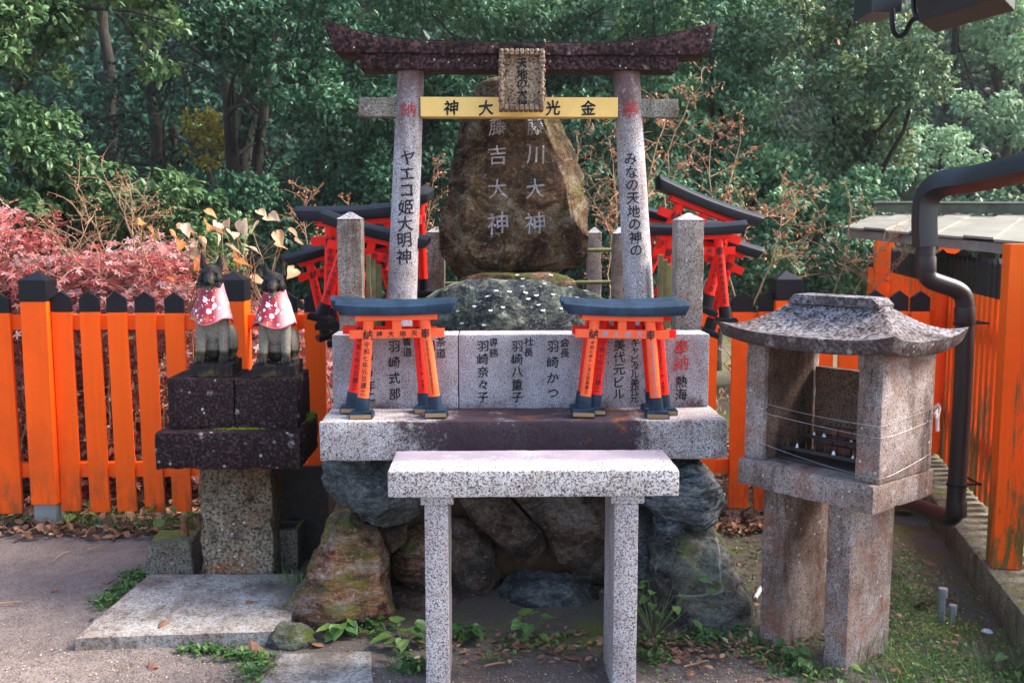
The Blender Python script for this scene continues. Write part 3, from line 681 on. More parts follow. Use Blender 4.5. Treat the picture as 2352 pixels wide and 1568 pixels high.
# mossy timber uprights between the front posts and the gate pillars
for k, (xs, lab) in enumerate((((845, 857, 868), 'mossy timber uprights behind the left stone post'), ((1519, 1530, 1540), 'mossy timber uprights behind the right stone post'))):
    t = thing('timber_stake', lab, 'timber rack', (Xat(xs[1], 4.3), 4.3, zw1 - .05), 'timber racks behind the stone posts')
    for j, x in enumerate(xs):
        mb = MB(); a = Xat(x - 5, 4.28 + .04 * j, 600); b = Xat(x + 5, 4.28 + .04 * j, 600)
        mb.box(a, b, 4.28 + .05 * j, 4.31 + .05 * j, zw1 - .05, Zat(585 + 12 * j, 4.3)); mb.build('stake', M['old_wood'], t, bevel=.002)
# plinth under the rear half of the altar
o = stone_block('rear_plinth', M['pillar_stone'], None, xw[0] + .02, xw[3] - .02, WY + .165, 5.0, zs1 - .3, zw1 - .03, r=.01, amp=.006, seed=40)
tag(o, 'rough stone platform behind the inscribed wall carrying the monument', 'stone platform')
# ------------------------------------------------------------------ monument stone on its boulder, with coins
rock_outline('coin_boulder', 'boulder', [(935, 757), (970, 700), (1010, 672), (1065, 655), (1130, 648), (1230, 648), (1300, 662), (1355, 680), (1420, 720), (1455, 757), (1455, 800), (935, 800)], 4.42, .24, 'lumpy grey green lichened boulder strewn with coins under the monument', cat='boulder', seed=21, amp=.035, sub=6, back=.35)
rock_outline('pedestal_stone', 'rock_orange', [(1055, 680), (1065, 640), (1110, 628), (1260, 626), (1310, 640), (1325, 680)], 4.62, .17, 'flat rusty stone between the monument and the coin boulder', cat='stone', seed=22, amp=.03)
mono_px = [(1028, 560), (1030, 500), (1040, 430), (1045, 350), (1062, 295), (1085, 250), (1100, 205), (1130, 185), (1190, 168), (1240, 185), (1258, 235), (1285, 280), (1318, 330), (1345, 410), (1352, 500), (1348, 590), (1318, 628), (1250, 640), (1120, 638), (1075, 655), (1055, 640)]
mono = thing('monument_stone', 'tall brown natural rock slab carved with two columns of whitish characters', 'monument', PY(1190, 650, 4.7))
MY = 4.70
mo = rock_outline('slab', 'monolith', mono_px, MY, .11, None, seed=23, amp=.030, sub=6, parent=mono, cexp=.16, facet=.5, fine=1.2, planes=7, layer=.3, grow=1.03)
# front surface of the rock, so that the carving follows it
from mathutils.bvhtree import BVHTree
def bvh_of(o): return BVHTree.FromPolygons([v.co[:] for v in o.data.vertices], [p.vertices[:] for p in o.data.polygons])
mbvh = bvh_of(mo)
def snap(bvh, eps, d=Vector((0, 1, 0)), back=.8):
    def f(p):
        h = bvh.ray_cast(Vector(p) - d * back, d)
        return h[0] - d * eps if h[0] is not None else Vector(p)
    return f
for col, px in (('藤吉大神', 1143), ('藤川大神', 1229)):
    for ch, y in zip(col, (272, 335, 412, 488)):
        sz = 52 if ch == '神' else (40 if ch == '藤' else 46)
        put_text([ch], PY(px, y - 2, MY - .1), sz / FPX * (MY - .1), M['ink_white'], mo, bold=.004, warp=snap(mbvh, .0022), seed=px + y, wob=.06)
# coins
rnd = random.Random(5)
cb = bpy.data.objects['coin_boulder']; cbb = bvh_of(cb); pbv = bvh_of(bpy.data.objects['pedestal_stone'])
mbc = MB(); mbc.tube([(0, 0, 0), (0, 0, .0014)], .0105, 20); coin_me = mbc.mesh('coin', sm=40); coin_me.materials.append(M['coin'])
coinspots = [(1090, 703), (1127, 713), (1052, 714), (1201, 640), (1199, 658), (1207, 672), (1265, 632), (1310, 660), (1325, 683), (1345, 668), (1352, 677), (1232, 678), (1213, 686), (1247, 712), (1237, 700), (1140, 668), (1188, 632), (1290, 708), (1112, 756 - 10), (1360, 700), (1375, 705), (1155, 705), (1170, 670), (1270, 676), (1120, 680), (1300, 690), (1062, 742), (1330, 700), (1250, 652)]
for k, (x, y) in enumerate(coinspots):
    d = Vector(_ray(x, y)).normalized(); o0 = Vector((0, 0, CAMH))
    h = [q for q in (cbb.ray_cast(o0, d), pbv.ray_cast(o0, d)) if q[0] is not None]
    if not h: continue
    h = min(h, key=lambda q: q[3]); n = (h[1] + Vector((rnd.uniform(-.3, .3), 0, 1.6))).normalized()
    o = bpy.data.objects.new('coin', coin_me); COL.objects.link(o)
    s = rnd.choice((1, 1, .87)); o.scale = (s, s, 1)
    o.rotation_euler = n.to_track_quat('Z', 'Y').to_euler(); o.location = h[0] + n * .001
    tag(o, 'silvery coin lying on the boulder and stone under the monument', 'coin', 'coins left on the boulder')
# ------------------------------------------------------------------ the big stone gate
gate = thing('stone_torii', 'large weathered stone torii gate with a gold plate across and dark curved top beam', 'stone gate', (Xat(1190, 4.35), 4.35, zw1))
GY = 4.35; rp = .0605
def pillar(xt, xb_, yt, yb):
    a = PY(xb_, yb, GY); b = PY(xt, yt, GY); a = a + (a - b).normalized() * .12
    mb = MB(); n = 18; mb.tube([a.lerp(b, i / n) for i in range(n + 1)], [rp * (1.10 - .16 * i / n) + .001 * fbm((i, 3, xt), .7) for i in range(n + 1)], 36)
    o = mb.build('pillar', M['granite_gate'], gate, sm=60); return o, a, b
pl, la, lb = pillar(944, 923, 158, 690); pr, ra, rb = pillar(1438, 1468, 162, 690)
def beam(name, mat, prof, y0, y1, bevel=.006, n=40):
    """prof(u)-> x, z_bottom, z_top"""
    mb = MB(); vs = []; sec = []
    for i in range(n + 1):
        x, zb, zt = prof(i / n); q = [(x[0], y0, zb), (x[0], y1, zb), (x[1], y1, zt), (x[1], y0, zt)] if hasattr(x, '__len__') else [(x, y0, zb), (x, y1, zb), (x, y1, zt), (x, y0, zt)]
        vs += q
    fs = []
    for i in range(n):
        for j in range(4):
            a = i * 4 + j; b = i * 4 + (j + 1) % 4; fs.append((a, b, b + 4, a + 4))
    fs += [(3, 2, 1, 0), (n * 4, n * 4 + 1, n * 4 + 2, n * 4 + 3)]
    mb.add(vs, fs); return mb.build(name, mat, gate, bevel=bevel, sm=45)
KY0, KY1 = GY - .10, GY + .10
def interp(x, pts):
    for (a, b), (c, d) in zip(pts, pts[1:]):
        if a <= x <= c:
            t = (x - a) / (c - a); return b + (d - b) * t
    return pts[-1][1]
topc = [(737, 43), (800, 66), (870, 83), (960, 92), (1060, 96), (1190, 98), (1320, 99), (1430, 96), (1520, 84), (1590, 67), (1647, 51)]
botc = [(768, 118), (820, 121), (900, 121), (1190, 125), (1480, 127), (1560, 127), (1628, 122)]
def kas(u):
    xt = 737 + (1647 - 737) * u; xb_ = 768 + (1628 - 768) * u
    pt = PY(xt, interp(xt, topc), KY0); pb = PY(xb_, interp(xb_, botc), KY0)
    return (pb.x, pt.x), pb.z, pt.z
beam('top_beam', M['gate_beam'], kas, KY0, KY1)
def shim(u):
    xt = 826 + (1558 - 826) * u
    a = PY(xt, 158 + 3 * u, GY - .08); b = PY(xt, 119 + 4 * u, GY - .08); return a.x, a.z, b.z + .004
beam('second_beam', M['gate_beam'], shim, GY - .08, GY + .08)
# pale rim on top of the beam: back light put into the colour
mb = MB()
def rim(u, v):
    xt = 737 + 910 * u; p = PY(xt, interp(xt, topc), KY0); return (p.x, KY0 + .002 + (KY1 - KY0 - .004) * v, p.z + .0025 + .002 * fbm((p.x * 20, v * 8, 1), 1, 3))
mb.grid(rim, 90, 6); mb.build('backlit_top', plain('backlit_pale_stone', (.48, .44, .46), .85, .35, 40), gate, sm=60, fix=False)
def nuki(xa, xb_, ya, yb, y0, y1, mat, name):
    a = PY(xa, yb, y0); b = PY(xb_, ya, y0)
    return stone_block(name, mat, gate, min(a.x, b.x), max(a.x, b.x), y0, y1, a.z, b.z, r=.004, amp=.001, seed=int(xa) % 50)
nuki(823, 930, 223, 268, GY - .032, GY + .032, M['beam_end'], 'tie_beam'); nuki(1450, 1559, 227, 270, GY - .032, GY + .032, M['beam_end'], 'tie_beam')
mb = MB(); a = PY(966, 268, GY - .045); b = PY(1420, 224, GY - .045)
mb.box(a.x, b.x, GY - .045, GY + .04, a.z, b.z); gp = mb.build('gold_plate', M['gold'], gate, bevel=.002)
for k, (ch, x) in enumerate((('神', 1036), ('大', 1116), ('光', 1270), ('金', 1351))):
    put_text([ch], PY(x, 230, GY - .045), 34 / FPX * GY, M['ink'], gp, bold=.028, seed=x, wob=.02)
put_text(['、'], PY(1180, 245, GY - .045), 20 / FPX * GY, M['ink'], gp, bold=.02, seed=3)
# name plaque
PYY = GY - .155

a = PY(1156, 243, PYY); b = PY(1241, 128, PYY)
def plq_tilt(q):  # leans forward at the top
    return Vector((q.x, q.y - (q.z - a.z) * .10, q.z))
pq = stone_block('name_plaque', M['plaque'], gate, a.x, b.x, PYY, PYY + .05, a.z, b.z, r=.004, amp=.001, seed=51, shape=plq_tilt)


mb = MB()
# ribbed frame: bars of rounded lumps on the four sides
def lump(x0, x1, z0, z1):
    n = 8 if (z1 - z0) > (x1 - x0) else 8
    M2 = None; y0 = PYY - .028
    if (z1 - z0) > (x1 - x0):
        k = 11
        for i in range(k):
            za = z0 + (z1 - z0) * i / k; zb = z0 + (z1 - z0) * (i + .86) / k; w = .0025 * (1 if i % 2 else 0)
            mb.box(x0 - w, x1 + w, y0 - (za - a.z) * .10, PYY + .055 - (za - a.z) * .10, za, zb)
        mb.box(x0 + .004, x1 - .004, y0 + .006 - .018, PYY + .04, z0, z1)
    else:
        k = 9
        for i in range(k):
            xa = x0 + (x1 - x0) * i / k; xb2 = x0 + (x1 - x0) * (i + .86) / k
            mb.box(xa, xb2, y0 - .004 - (z0 - a.z) * .10, PYY + .055 - (z0 - a.z) * .10, z0 - .003, z1 + .003)
        mb.box(x0, x1, y0 + .004 - (z0 - a.z) * .10, PYY + .04 - (z0 - a.z) * .10, z0 + .002, z1 - .002)
fw_ = .017
lump(a.x - fw_, a.x + .004, a.z, b.z); lump(b.x - .004, b.x + fw_, a.z, b.z)
lump(a.x - fw_, b.x + fw_, b.z - .002, b.z + .016); lump(a.x - fw_, b.x + fw_, a.z - .018, a.z)
mb.build('frame', M['plaque'], pq, bevel=.004, sm=60)
for k, ch in enumerate('天地の大神'):
    z = b.z - .012 - k * .0405
    yy = PYY - (z - .02 - a.z) * .10
    put_text([ch], Vector(((a.x + b.x) / 2, yy, z)), .045, M['ink'], pq, bold=.03, seed=k, eps=.0035, out=Vector((0, -1, -.1)), down=Vector((0, .10, -1)))
# inscriptions wrapped round the pillars
def wrap(A, B):
    ax = (B - A).normalized()
    def f(p):
        t = (p - A).dot(ax); c = A + ax * t; r = rp * (1.10 - .16 * t / (B - A).length) + .0016; dx = max(-r * .98, min(r * .98, p.x - c.x)); return Vector((c.x + dx, c.y - math.sqrt(max(0, r * r - dx * dx)), p.z))
    return f
def ptext(chars, A, B, px, py, s, mat, parent, line=1.0, dx=0, seed=0):
    wr = wrap(A, B)
    for i, ch in enumerate(chars):
        y = py + i * s * line; c = PY(px, y + s * .5, GY - rp); t = (A.z - c.z) / (A.z - B.z); cxp = A.x + (B.x - A.x) * t + dx
        top = PY(px, y, GY - rp)
        put_text([ch], Vector((cxp, GY - .1, top.z)), s / FPX * GY, mat, parent, warp=wr, seed=seed + i * 7, bold=.014, wob=.05)
ptext('納', la, lb, 940, 232, 36, M['ink_faded'], pl, seed=1)
ptext('ヤエコ姫大明神', la, lb, 925, 343, 36, M['ink'], pl, line=1.055, dx=.006, seed=2)
ptext('奉', ra, rb, 1445, 232, 38, M['ink_faded'], pr, seed=3)
ptext('みなの天地の神の', ra, rb, 1455, 350, 30, M['ink'], pr, line=1.0, dx=-.010, seed=4)

bd = stone_block('timber_board', M['burnt'], None, Xat(640, 4.42, 1150), Xat(775, 4.42, 1150), 4.42, 4.46, -.05, Zat(1068, 4.42), r=.003, amp=.002, seed=90)
tag(bd, 'sooty dark board closing the gap between the fox pedestal and altar', 'board')
# ------------------------------------------------------------------ vermilion picket fences
def board(mb, x0, x1, y0, y1, z0, z1, peak, zc):
    """one picket: orange below zc (slot 0), black pointed head above (slot 1)"""
    xm = (x0 + x1) / 2
    mb.box(x0, x1, y0, y1, z0, zc, 0)
    mb.prism([(x0, zc), (x1, zc), (x1, z1), (xm, z1 + peak), (x0, z1)], y0, y1, 1)
def square_post(fence, cx, cy, w, z_shoe, zc, z1, zt, shoe=True):
    mb = MB(); h = w / 2
    mb.box(cx - h, cx + h, cy - h, cy + h, z_shoe, zc, 0)
    e = .003; mb.box(cx - h - e, cx + h + e, cy - h - e, cy + h + e, zc, z1, 1)
    q = h + e
    mb.add([(cx - q, cy - q, z1 + .0005), (cx + q, cy - q, z1 + .0005), (cx + q, cy + q, z1 + .0005), (cx - q, cy + q, z1 + .0005), (cx, cy, zt)], [(0, 1, 4), (1, 2, 4), (2, 3, 4), (3, 0, 4), (3, 2, 1, 0)], 1)
    p = mb.build('post', [M['vermilion'], M['black']], fence, bevel=.003)
    if shoe:
        mb = MB(); mb.box(cx - h * .86, cx + h * .86, cy - h * .86, cy + h * .86, -.15, z_shoe - .001); mb.build('shoe', M['post_metal'], p, bevel=.003)
FY = 4.98
fence = thing('picket_fence', 'long vermilion picket fence with black pointed tips running behind the altar', 'fence', (0, FY, 0))
zb, zc, zp, zt = PY(300, 1172, FY).z, PY(300, 716, FY).z, PY(300, 684, FY).z, PY(300, 668, FY).z
def zl(px, py): return PY(px, py, FY).z
pk = [(-22 - 63 * i, 34 - 63 * i) for i in range(7)] + [(126 + 64.5 * i + (0 if i < 5 else 0), 171 + 64.5 * i) for i in range(5)] + [(455, 500)]
pk += [(640, 685), (702, 748)] + [(766, 811), (830, 875)] + [(1600, 1645), (1680, 1725), (1738, 1783)]
pk += [(1868, 1911), (1924, 1968), (1981, 2023), (2037, 2078), (2085, 2126)]
rnd = random.Random(3)
for a, b in pk:
    mb = MB(); x0, x1 = Xat(a, FY, 720), Xat(b, FY, 720); j = rnd.uniform(-.004, .004)
    mb_ = mb; x0 += rnd.uniform(-.003, .003); x1 += rnd.uniform(-.003, .003)
    board(mb, x0, x1, FY - .045, FY - .024 , zb + j + rnd.uniform(-.01, .01), zp + j, zt - zp, zc + j)
    rt = Matrix.Translation(((x0 + x1) / 2, 0, .7)) @ Euler((rnd.uniform(-.006, .006), rnd.uniform(-.008, .008), rnd.uniform(-.03, .03))).to_matrix().to_4x4() @ Matrix.Translation((-(x0 + x1) / 2, 0, -.7))
    yc = FY - .035; mb.v = [Matrix.Translation((0, yc, 0)) @ rt @ Matrix.Translation((0, -yc, 0)) @ v for v in mb.v]
    mb.build('picket', [M['vermilion'], M['black']], fence, bevel=.0025)
for x in ((45, 103), (507, 553), (1787, 1838)):
    x0, x1 = Xat(x[0], FY - .08, 650), Xat(x[1], FY - .08, 650); w = .128
    cx = (x0 + x1) / 2; square_post(fence, cx, FY - .02, w, .13, zl(70, 690), zl(70, 642), zl(70, 622))
for za, zb_ in ((zl(300, 756), zl(300, 722)), (zl(300, 1092), zl(300, 1060))):
    for xa, xb in ((-420, 890), (1560, 2130)):
        mb = MB(); mb.box(Xat(xa, FY, 720), Xat(xb, FY, 720), FY - .022, FY + .025, za, zb_); mb.build('rail', M['vermilion'], fence, bevel=.002)
# weathered side fence on a concrete curb, running from the back right towards the camera
S0 = PZ(2145, 1147, .15); S1 = PZ(2352, 1414, .15); sdir2 = (S1 - S0).normalized(); sn = Vector((sdir2.y, -sdir2.x, 0))
if sn.x < 0: sn = -sn      # points away from the path, to the right
cur = thing('concrete_curb', 'weathered greenish concrete curb under the side fence', 'curb', S0)
def along(s, off, z): p = S0 + sdir2 * s + sn * off; return Vector((p.x, p.y, z))
MS = Matrix(((sdir2.x, sn.x, 0, S0.x), (sdir2.y, sn.y, 0, S0.y), (0, 0, 1, 0), (0, 0, 0, 1)))
stone_block('slab', M['concrete'], cur, -1.6, 3.2, 0, .34, -.2, .15, r=.008, amp=.003, chip=.006, seed=60, M=MS, step=.04)
sf = thing('side_fence', 'weathered peeling vermilion picket fence with narrow black tipped boards on the right', 'fence', along(0, .2, .15))
def smb(fn, name, mats, parent, bevel=.002): 
    mb = MB(); fn(mb); vs = [MS @ v for v in mb.v]; mb.v = vs; return mb.build(name, mats, parent, bevel=bevel)
def side_x(px, py, off):   # distance along the fence line where the view ray through px crosses it
    d = Vector(_ray(px, py)); d.z = 0; A = S0 + sn * off; A.z = 0
    # A + s*sdir = t*d
    det = sdir2.x * (-d.y) + d.x * sdir2.y
    return (-A.x * (-d.y) + d.x * (-A.y)) / det
off = .20
s_start, s_end = side_x(1992, 650, off), side_x(2352, 900, off) + 1.1
s = s_start; k = 0
while s < s_end:
    j = rnd.uniform(-.006, .006); w = .056
    smb(lambda mb: (mb.box(s, s + w, off, off + .032, .17 + j, 1.175, 0), mb.prism([(s, 1.175), (s + w, 1.175), (s + w, 1.335 + j), (s + w / 2, 1.362 + j), (s, 1.335 + j)], off, off + .022, 1)),
        'picket', [M['vermilion_side'], M['black_side']], sf)
    s += w + .046; k += 1
for z in (.40, .95):
    smb(lambda mb: mb.box(s_start - .1, s_end + .2, off + .024, off + .075, z, z + .075), 'rail', M['red'], sf)
bs = side_x(2312, 900, .05)
pz_ = PY(2312, 560, (S0 + sdir2 * bs).y).z
smb(lambda mb: mb.box(bs - .055, bs + .055, .02, .13, .152, pz_), 'post', M['vermilion_side'], sf)
smb(lambda mb: mb.box(side_x(2008, 650, .1) - .08, side_x(2008, 650, .1) + .05, .10, .23, -.1, PY(2008, 536, (S0 + sdir2 * side_x(2008, 650, .1)).y).z), 'post', M['vermilion_side'], sf)
smb(lambda mb: mb.box(side_x(2155, 560, .5) - .06, side_x(2155, 560, .5) + .06, .52, .64, .0, PY(2155, 546, (S0 + sdir2 * side_x(2155, 560, .5)).y).z), 'post', M['vermilion_side'], sf)
# another fence beyond, seen over the side fence
f3 = thing('picket_fence', 'wide black tipped pickets showing above the side fence at the far right', 'fence', (Xat(2250, 5.6, 600), 5.6, 0))
for a, b in ((2155, 2178), (2196, 2232), (2248, 2286), (2300, 2340), (2356, 2396)):
    mb = MB(); x0, x1 = Xat(a, 5.6, 600), Xat(b, 5.6, 600); board(mb, x0, x1, 5.6, 5.622, .2, PY(2250, 584, 5.6).z, .028, PY(2250, 655, 5.6).z)
    mb.build('picket', [M['vermilion'], M['black']], f3, bevel=.002)
mb = MB(); mb.box(Xat(2130, 5.6, 600), Xat(2420, 5.6, 600), 5.623, 5.66, .95, 1.05); mb.build('rail', M['vermilion'], f3)
# low roof of the side pavilion
rf = thing('pavilion_roof', 'low pavilion roof with pale metal sheets and a stained ridge above the side fence', 'roof', along(0, .2, 1.72))
e0 = PY(1937, 520, 6.3); zE = e0.z
sE = -2.2
def RP(px, py, Y): return PY(px, py, Y)
# sheet plane: eave edge from (1937,520) to the right towards the camera, ridge behind
A = RP(1937, 521, 6.2); B = RP(2360, 556, 4.6); Cc = RP(2420, 497, 6.2); D = RP(2012, 492, 6.9)
mb = MB(); n = 7
for i in range(n):
    u0, u1 = i / n, (i + .985) / n; lift = .009 * (i % 2)
    q = [A.lerp(B, u0), A.lerp(B, u1), D.lerp(Cc, u1), D.lerp(Cc, u0)]
    q = [v + Vector((0, 0, lift)) for v in q]; dn = [v - Vector((0, 0, .012)) for v in q]
    mb.add(q + dn, [(0, 1, 2, 3), (7, 6, 5, 4), (0, 4, 5, 1), (1, 5, 6, 2), (2, 6, 7, 3), (3, 7, 4, 0)])
mb.build('roof_sheets', M['roof_metal'], rf)
mb = MB()
def slabp(p, q, th, dz, name, mat, w=.16):
    mb = MB(); d = (q - p).normalized(); nn = Vector((-d.y, d.x, 0)) * w
    vs = [p, q, q + nn, p + nn]; mb.add([v + Vector((0, 0, dz)) for v in vs] + [v + Vector((0, 0, dz - th)) for v in vs], [(0, 1, 2, 3), (7, 6, 5, 4), (0, 4, 5, 1), (1, 5, 6, 2), (2, 6, 7, 3), (3, 7, 4, 0)])
    return mb.build(name, mat, rf, bevel=.002)
slabp(D + Vector((.0, .0, .0)), Cc, .06, .075, 'ridge_side', M['roof_dark'])
slabp(D + Vector((-.03, -.03, .0)), Cc + Vector((0, -.03, 0)), .012, .09, 'ridge_cap', M['roof_metal'], .22)
slabp(A + Vector((.03, .03, -.016)), B + Vector((.0, .03, -.016)), .05, 0, 'eave_board', M['eave_wood'], .7)
# ------------------------------------------------------------------ rain pipe
pp = thing('drainpipe', 'dark brown drainpipe bending down in front of the side fence', 'drainpipe', (Xat(2205, 4.05, 1100), 4.05, 0))
PYp = 4.02
def P3(x, y, Y=PYp): return PY(x, y, Y)
def smoothpath(pts, it=3):
    pts = [Vector(p) for p in pts]
    for _ in range(it):
        out = [pts[0]]
        for a, b in zip(pts, pts[1:]): out += [a.lerp(b, .25), a.lerp(b, .75)]
        out.append(pts[-1]); pts = out
    return pts
rr = .0375
mb = MB(); mb.tube(smoothpath([P3(2126, 560), P3(2126, 600), P3(2128, 640), P3(2160, 652), P3(2198, 664), P3(2216, 682), P3(2217, 730), P3(2212, 900), P3(2196, 1140), P3(2193, 1190), P3(2160, 1183, 4.15), P3(2110, 1164, 4.35), P3(2070, 1150, 4.55)], 2), rr, 24)
mb.build('pipe', M['pipe'], pp, sm=50)
for y, x, y2 in ((546, 2126, 578), (745 - 12, 2217, 738), (1110, 2199, 1122), (625 + 5, 2140, 640)):
    pass
for (x, y) in ((2126, 590), (2216, 705), (2197, 1150)):
    mb = MB(); mb.tube([P3(x, y), P3(x, y + 34)], rr + .004, 24); mb.build('socket', M['pipe'], pp, sm=50, bevel=.001)
for (x, y) in ((2215, 786 - 45), (2199, 1110)):
    mb = MB(); mb.tube([P3(x, y - 2), P3(x, y + 5)], rr + .006, 24); c = P3(x, y + 1); mb.box(c.x + .03, c.x + .10, c.y - .01, c.y - .004, c.z - .004, c.z + .004)
    mb.box(c.x + .09, c.x + .097, c.y - .01, c.y + .2, c.z - .004, c.z + .004); mb.build('bracket', M['black'], pp)
# flat leader running up to the right
mb = MB(); pth = smoothpath([P3(2125, 566), P3(2122, 500), P3(2128, 448), P3(2160, 420, 3.95), P3(2240, 412, 3.8), P3(2352, 385, 3.5), P3(2500, 350, 3.2)], 3)
mb.tube(pth, [.054] * len(pth), 4, ry=1.0, ph=math.pi / 4)
mb.build('leader', M['gutter'], pp, bevel=.006, sm=40)
# ------------------------------------------------------------------ eave corner with gutter hook, top right
ev = thing('roof_eave', 'dark eave corner of a nearer roof with a metal box end at the top right', 'eave', PY(2200, -40, 3.2))
mb = MB(); a = PY(2002, 27, 3.2); b = PY(2075, -60, 3.2)
mb.box(a.x, b.x, 3.2, 3.36, a.z, b.z); mb.build('box_end', M['gutter'], ev, bevel=.003)
mb = MB(); q = [PY(2112, 52, 3.05), PY(2300, -8, 2.5), PY(2300, -120, 2.5), PY(2095, -40, 3.05)]
mb.add(q + [v + Vector((.12, .16, 0)) for v in q], [(0, 1, 2, 3), (7, 6, 5, 4), (0, 4, 5, 1), (1, 5, 6, 2), (2, 6, 7, 3), (3, 7, 4, 0)])
mb.build('fascia', plain('dark_eave_timber', (.014, .010, .009), .6, .3, 12), ev, bevel=.003)
mb = MB(); q = [PY(1995, -30, 3.3), PY(2120, -30, 3.0), PY(2420, -160, 2.2), PY(2420, -330, 2.9)]
mb.add(q + [v + Vector((0, 0, .03)) for v in q], [(0, 1, 2, 3), (7, 6, 5, 4), (0, 4, 5, 1), (1, 5, 6, 2), (2, 6, 7, 3), (3, 7, 4, 0)])
mb.build('soffit', M['gutter'], ev)
mb = MB(); mb.tube(smoothpath([PY(2049, 20, 3.15), PY(2049, 60, 3.15), PY(2056, 82, 3.15), PY(2072, 84, 3.15), PY(2084, 70, 3.15), PY(2092, 48, 3.12), PY(2112, 38, 3.08), PY(2128, 34, 3.06)], 3), .0078, 10)
mb.build('hook', M['black'], ev, sm=60)
mb = MB(); mb.tube(smoothpath([PY(2098, -5, 3.1), PY(2099, 30, 3.1), PY(2110, 44, 3.08), PY(2128, 46, 3.06)], 3), .007, 10); mb.build('hook', M['black'], ev, sm=60)
# ------------------------------------------------------------------ fox pedestal
PS = 3.93
ped = thing('fox_pedestal', 'dark stained stone pedestal with a wide slab carried on a rough square pillar', 'pedestal', (Xat(545, 4.1, 1200), 4.2, 0))
z1 = Zat(990, PS); z0 = Zat(1075, PS); xa, xb = Xat(355, PS, 1030), Xat(690, PS, 1030)
yb = PS + .42
stone_block('slab', M['dark_stone'], ped, xa, xb, PS, yb, z0, z1, r=.006, amp=.002, chip=.005, seed=70)
PB = 4.0; zb1 = Zat(866, PB); bx0, bx1 = Xat(384, PB, 920), Xat(684, PB, 920); bm_ = Xat(538, PB, 920)
stone_block('block', M['dark_stone'], ped, bx0, bm_ - .001, PB, yb - .07, z1, zb1, r=.006, amp=.002, chip=.005, seed=71)
stone_block('block', M['dark_stone'], ped, bm_ + .001, bx1, PB, yb - .07, z1, zb1, r=.006, amp=.002, chip=.005, seed=72)
px0, px1 = Xat(462, 4.12, 1200), Xat(618, 4.12, 1200)
stone_block('pillar', M['pillar_stone'], ped, px0, px1 + .02, 4.10, 4.33, -.08, z0, r=.010, amp=.006, chip=.012, seed=73)
mb = MB(); mb.box(xa + .012, xa + .02, 0, 0, 0, 0)
# moss tuft at the back right corner of the slab
mm = MB(); mrn = random.Random(4)
for _ in range(500):
    c = Vector((xb - .015 + mrn.gauss(0, .012), yb - .12 + mrn.gauss(0, .05), z1 + abs(mrn.gauss(0, .012))));
    s = .004; n_ = Vector((mrn.gauss(0, 1), mrn.gauss(0, 1), mrn.gauss(0, 1))).normalized(); t_ = n_.orthogonal().normalized(); u_ = n_.cross(t_)
    mm.add([c, c + t_ * s, c + t_ * s + u_ * s, c + u_ * s], [(0, 1, 2, 3)])
for _ in range(700):
    c = Vector((bm_ + .02 + mrn.gauss(0, .05), PB - .004 + mrn.uniform(-.006, .003), z1 + abs(mrn.gauss(0, .003))))
    s = .0035; n_ = Vector((mrn.gauss(0, 1), mrn.gauss(0, 1), mrn.gauss(0, 1))).normalized(); t_ = n_.orthogonal().normalized(); u_ = n_.cross(t_)
    mm.add([c, c + t_ * s, c + t_ * s + u_ * s, c + u_ * s], [(0, 1, 2, 3)])
tag(link('moss', mm.mesh('moss', fix=False), plain('yellow_moss', (.17, .20, .015), .95, .6, 40)), 'tufts of yellow green moss on the fox pedestal', 'moss', kind='stuff')
# concrete footing with a rusty rod; hollow block behind the pillar
cb1 = thing('concrete_block', 'mossy tapered concrete footing with a rusty iron stub, left of the fox pillar', 'concrete footing', PZ(385, 1320, 0))
p0 = PZ(330, 1328, 0); p1 = PZ(440, 1328, 0); ht = PY(400, 1240, p0.y + .03).z
cxm = (p0.x + p1.x) / 2
def taper(q): k = 1 - .18 * max(0, q.z) / ht; return Vector((cxm + (q.x - cxm) * k, p0.y + .1 + (q.y - p0.y - .1) * k, q.z))
stone_block('footing', M['block'], cb1, p0.x, p1.x + .01, p0.y, p0.y + .2, -.03, ht, r=.012, amp=.004, chip=.01, seed=75, shape=taper)
mb = MB(); c = Vector((cxm + .05, p0.y + .10, ht)); mb.tube([c - Vector((0, 0, .01)), c + Vector((0, 0, .04)), c + Vector((.001, 0, .085))], [.019, .017, .018], 12); mb.build('iron_stub', M['rust'], cb1, sm=50)
cb2 = thing('cinder_block', 'dark mossy hollow concrete block in the shade behind the fox pillar', 'concrete block', (Xat(660, 4.25, 1300), 4.3, 0))
x0, x1 = Xat(634, 4.25, 1300), Xat(686, 4.25, 1300); zz = Zat(1212, 4.25)
stone_block('body', M['block'], cb2, x0, x1, 4.24, 4.5, -.02, zz, r=.005, amp=.002, seed=76)
for k in (0, 1):
    mb = MB(); mb.box(x0 + .016, x1 - .016, 4.27 + .11 * k, 4.35 + .11 * k, zz - .01, zz + .0015); mb.build('hollow', M['black'], cb2)  # black patches painted for the shade inside the block's holes
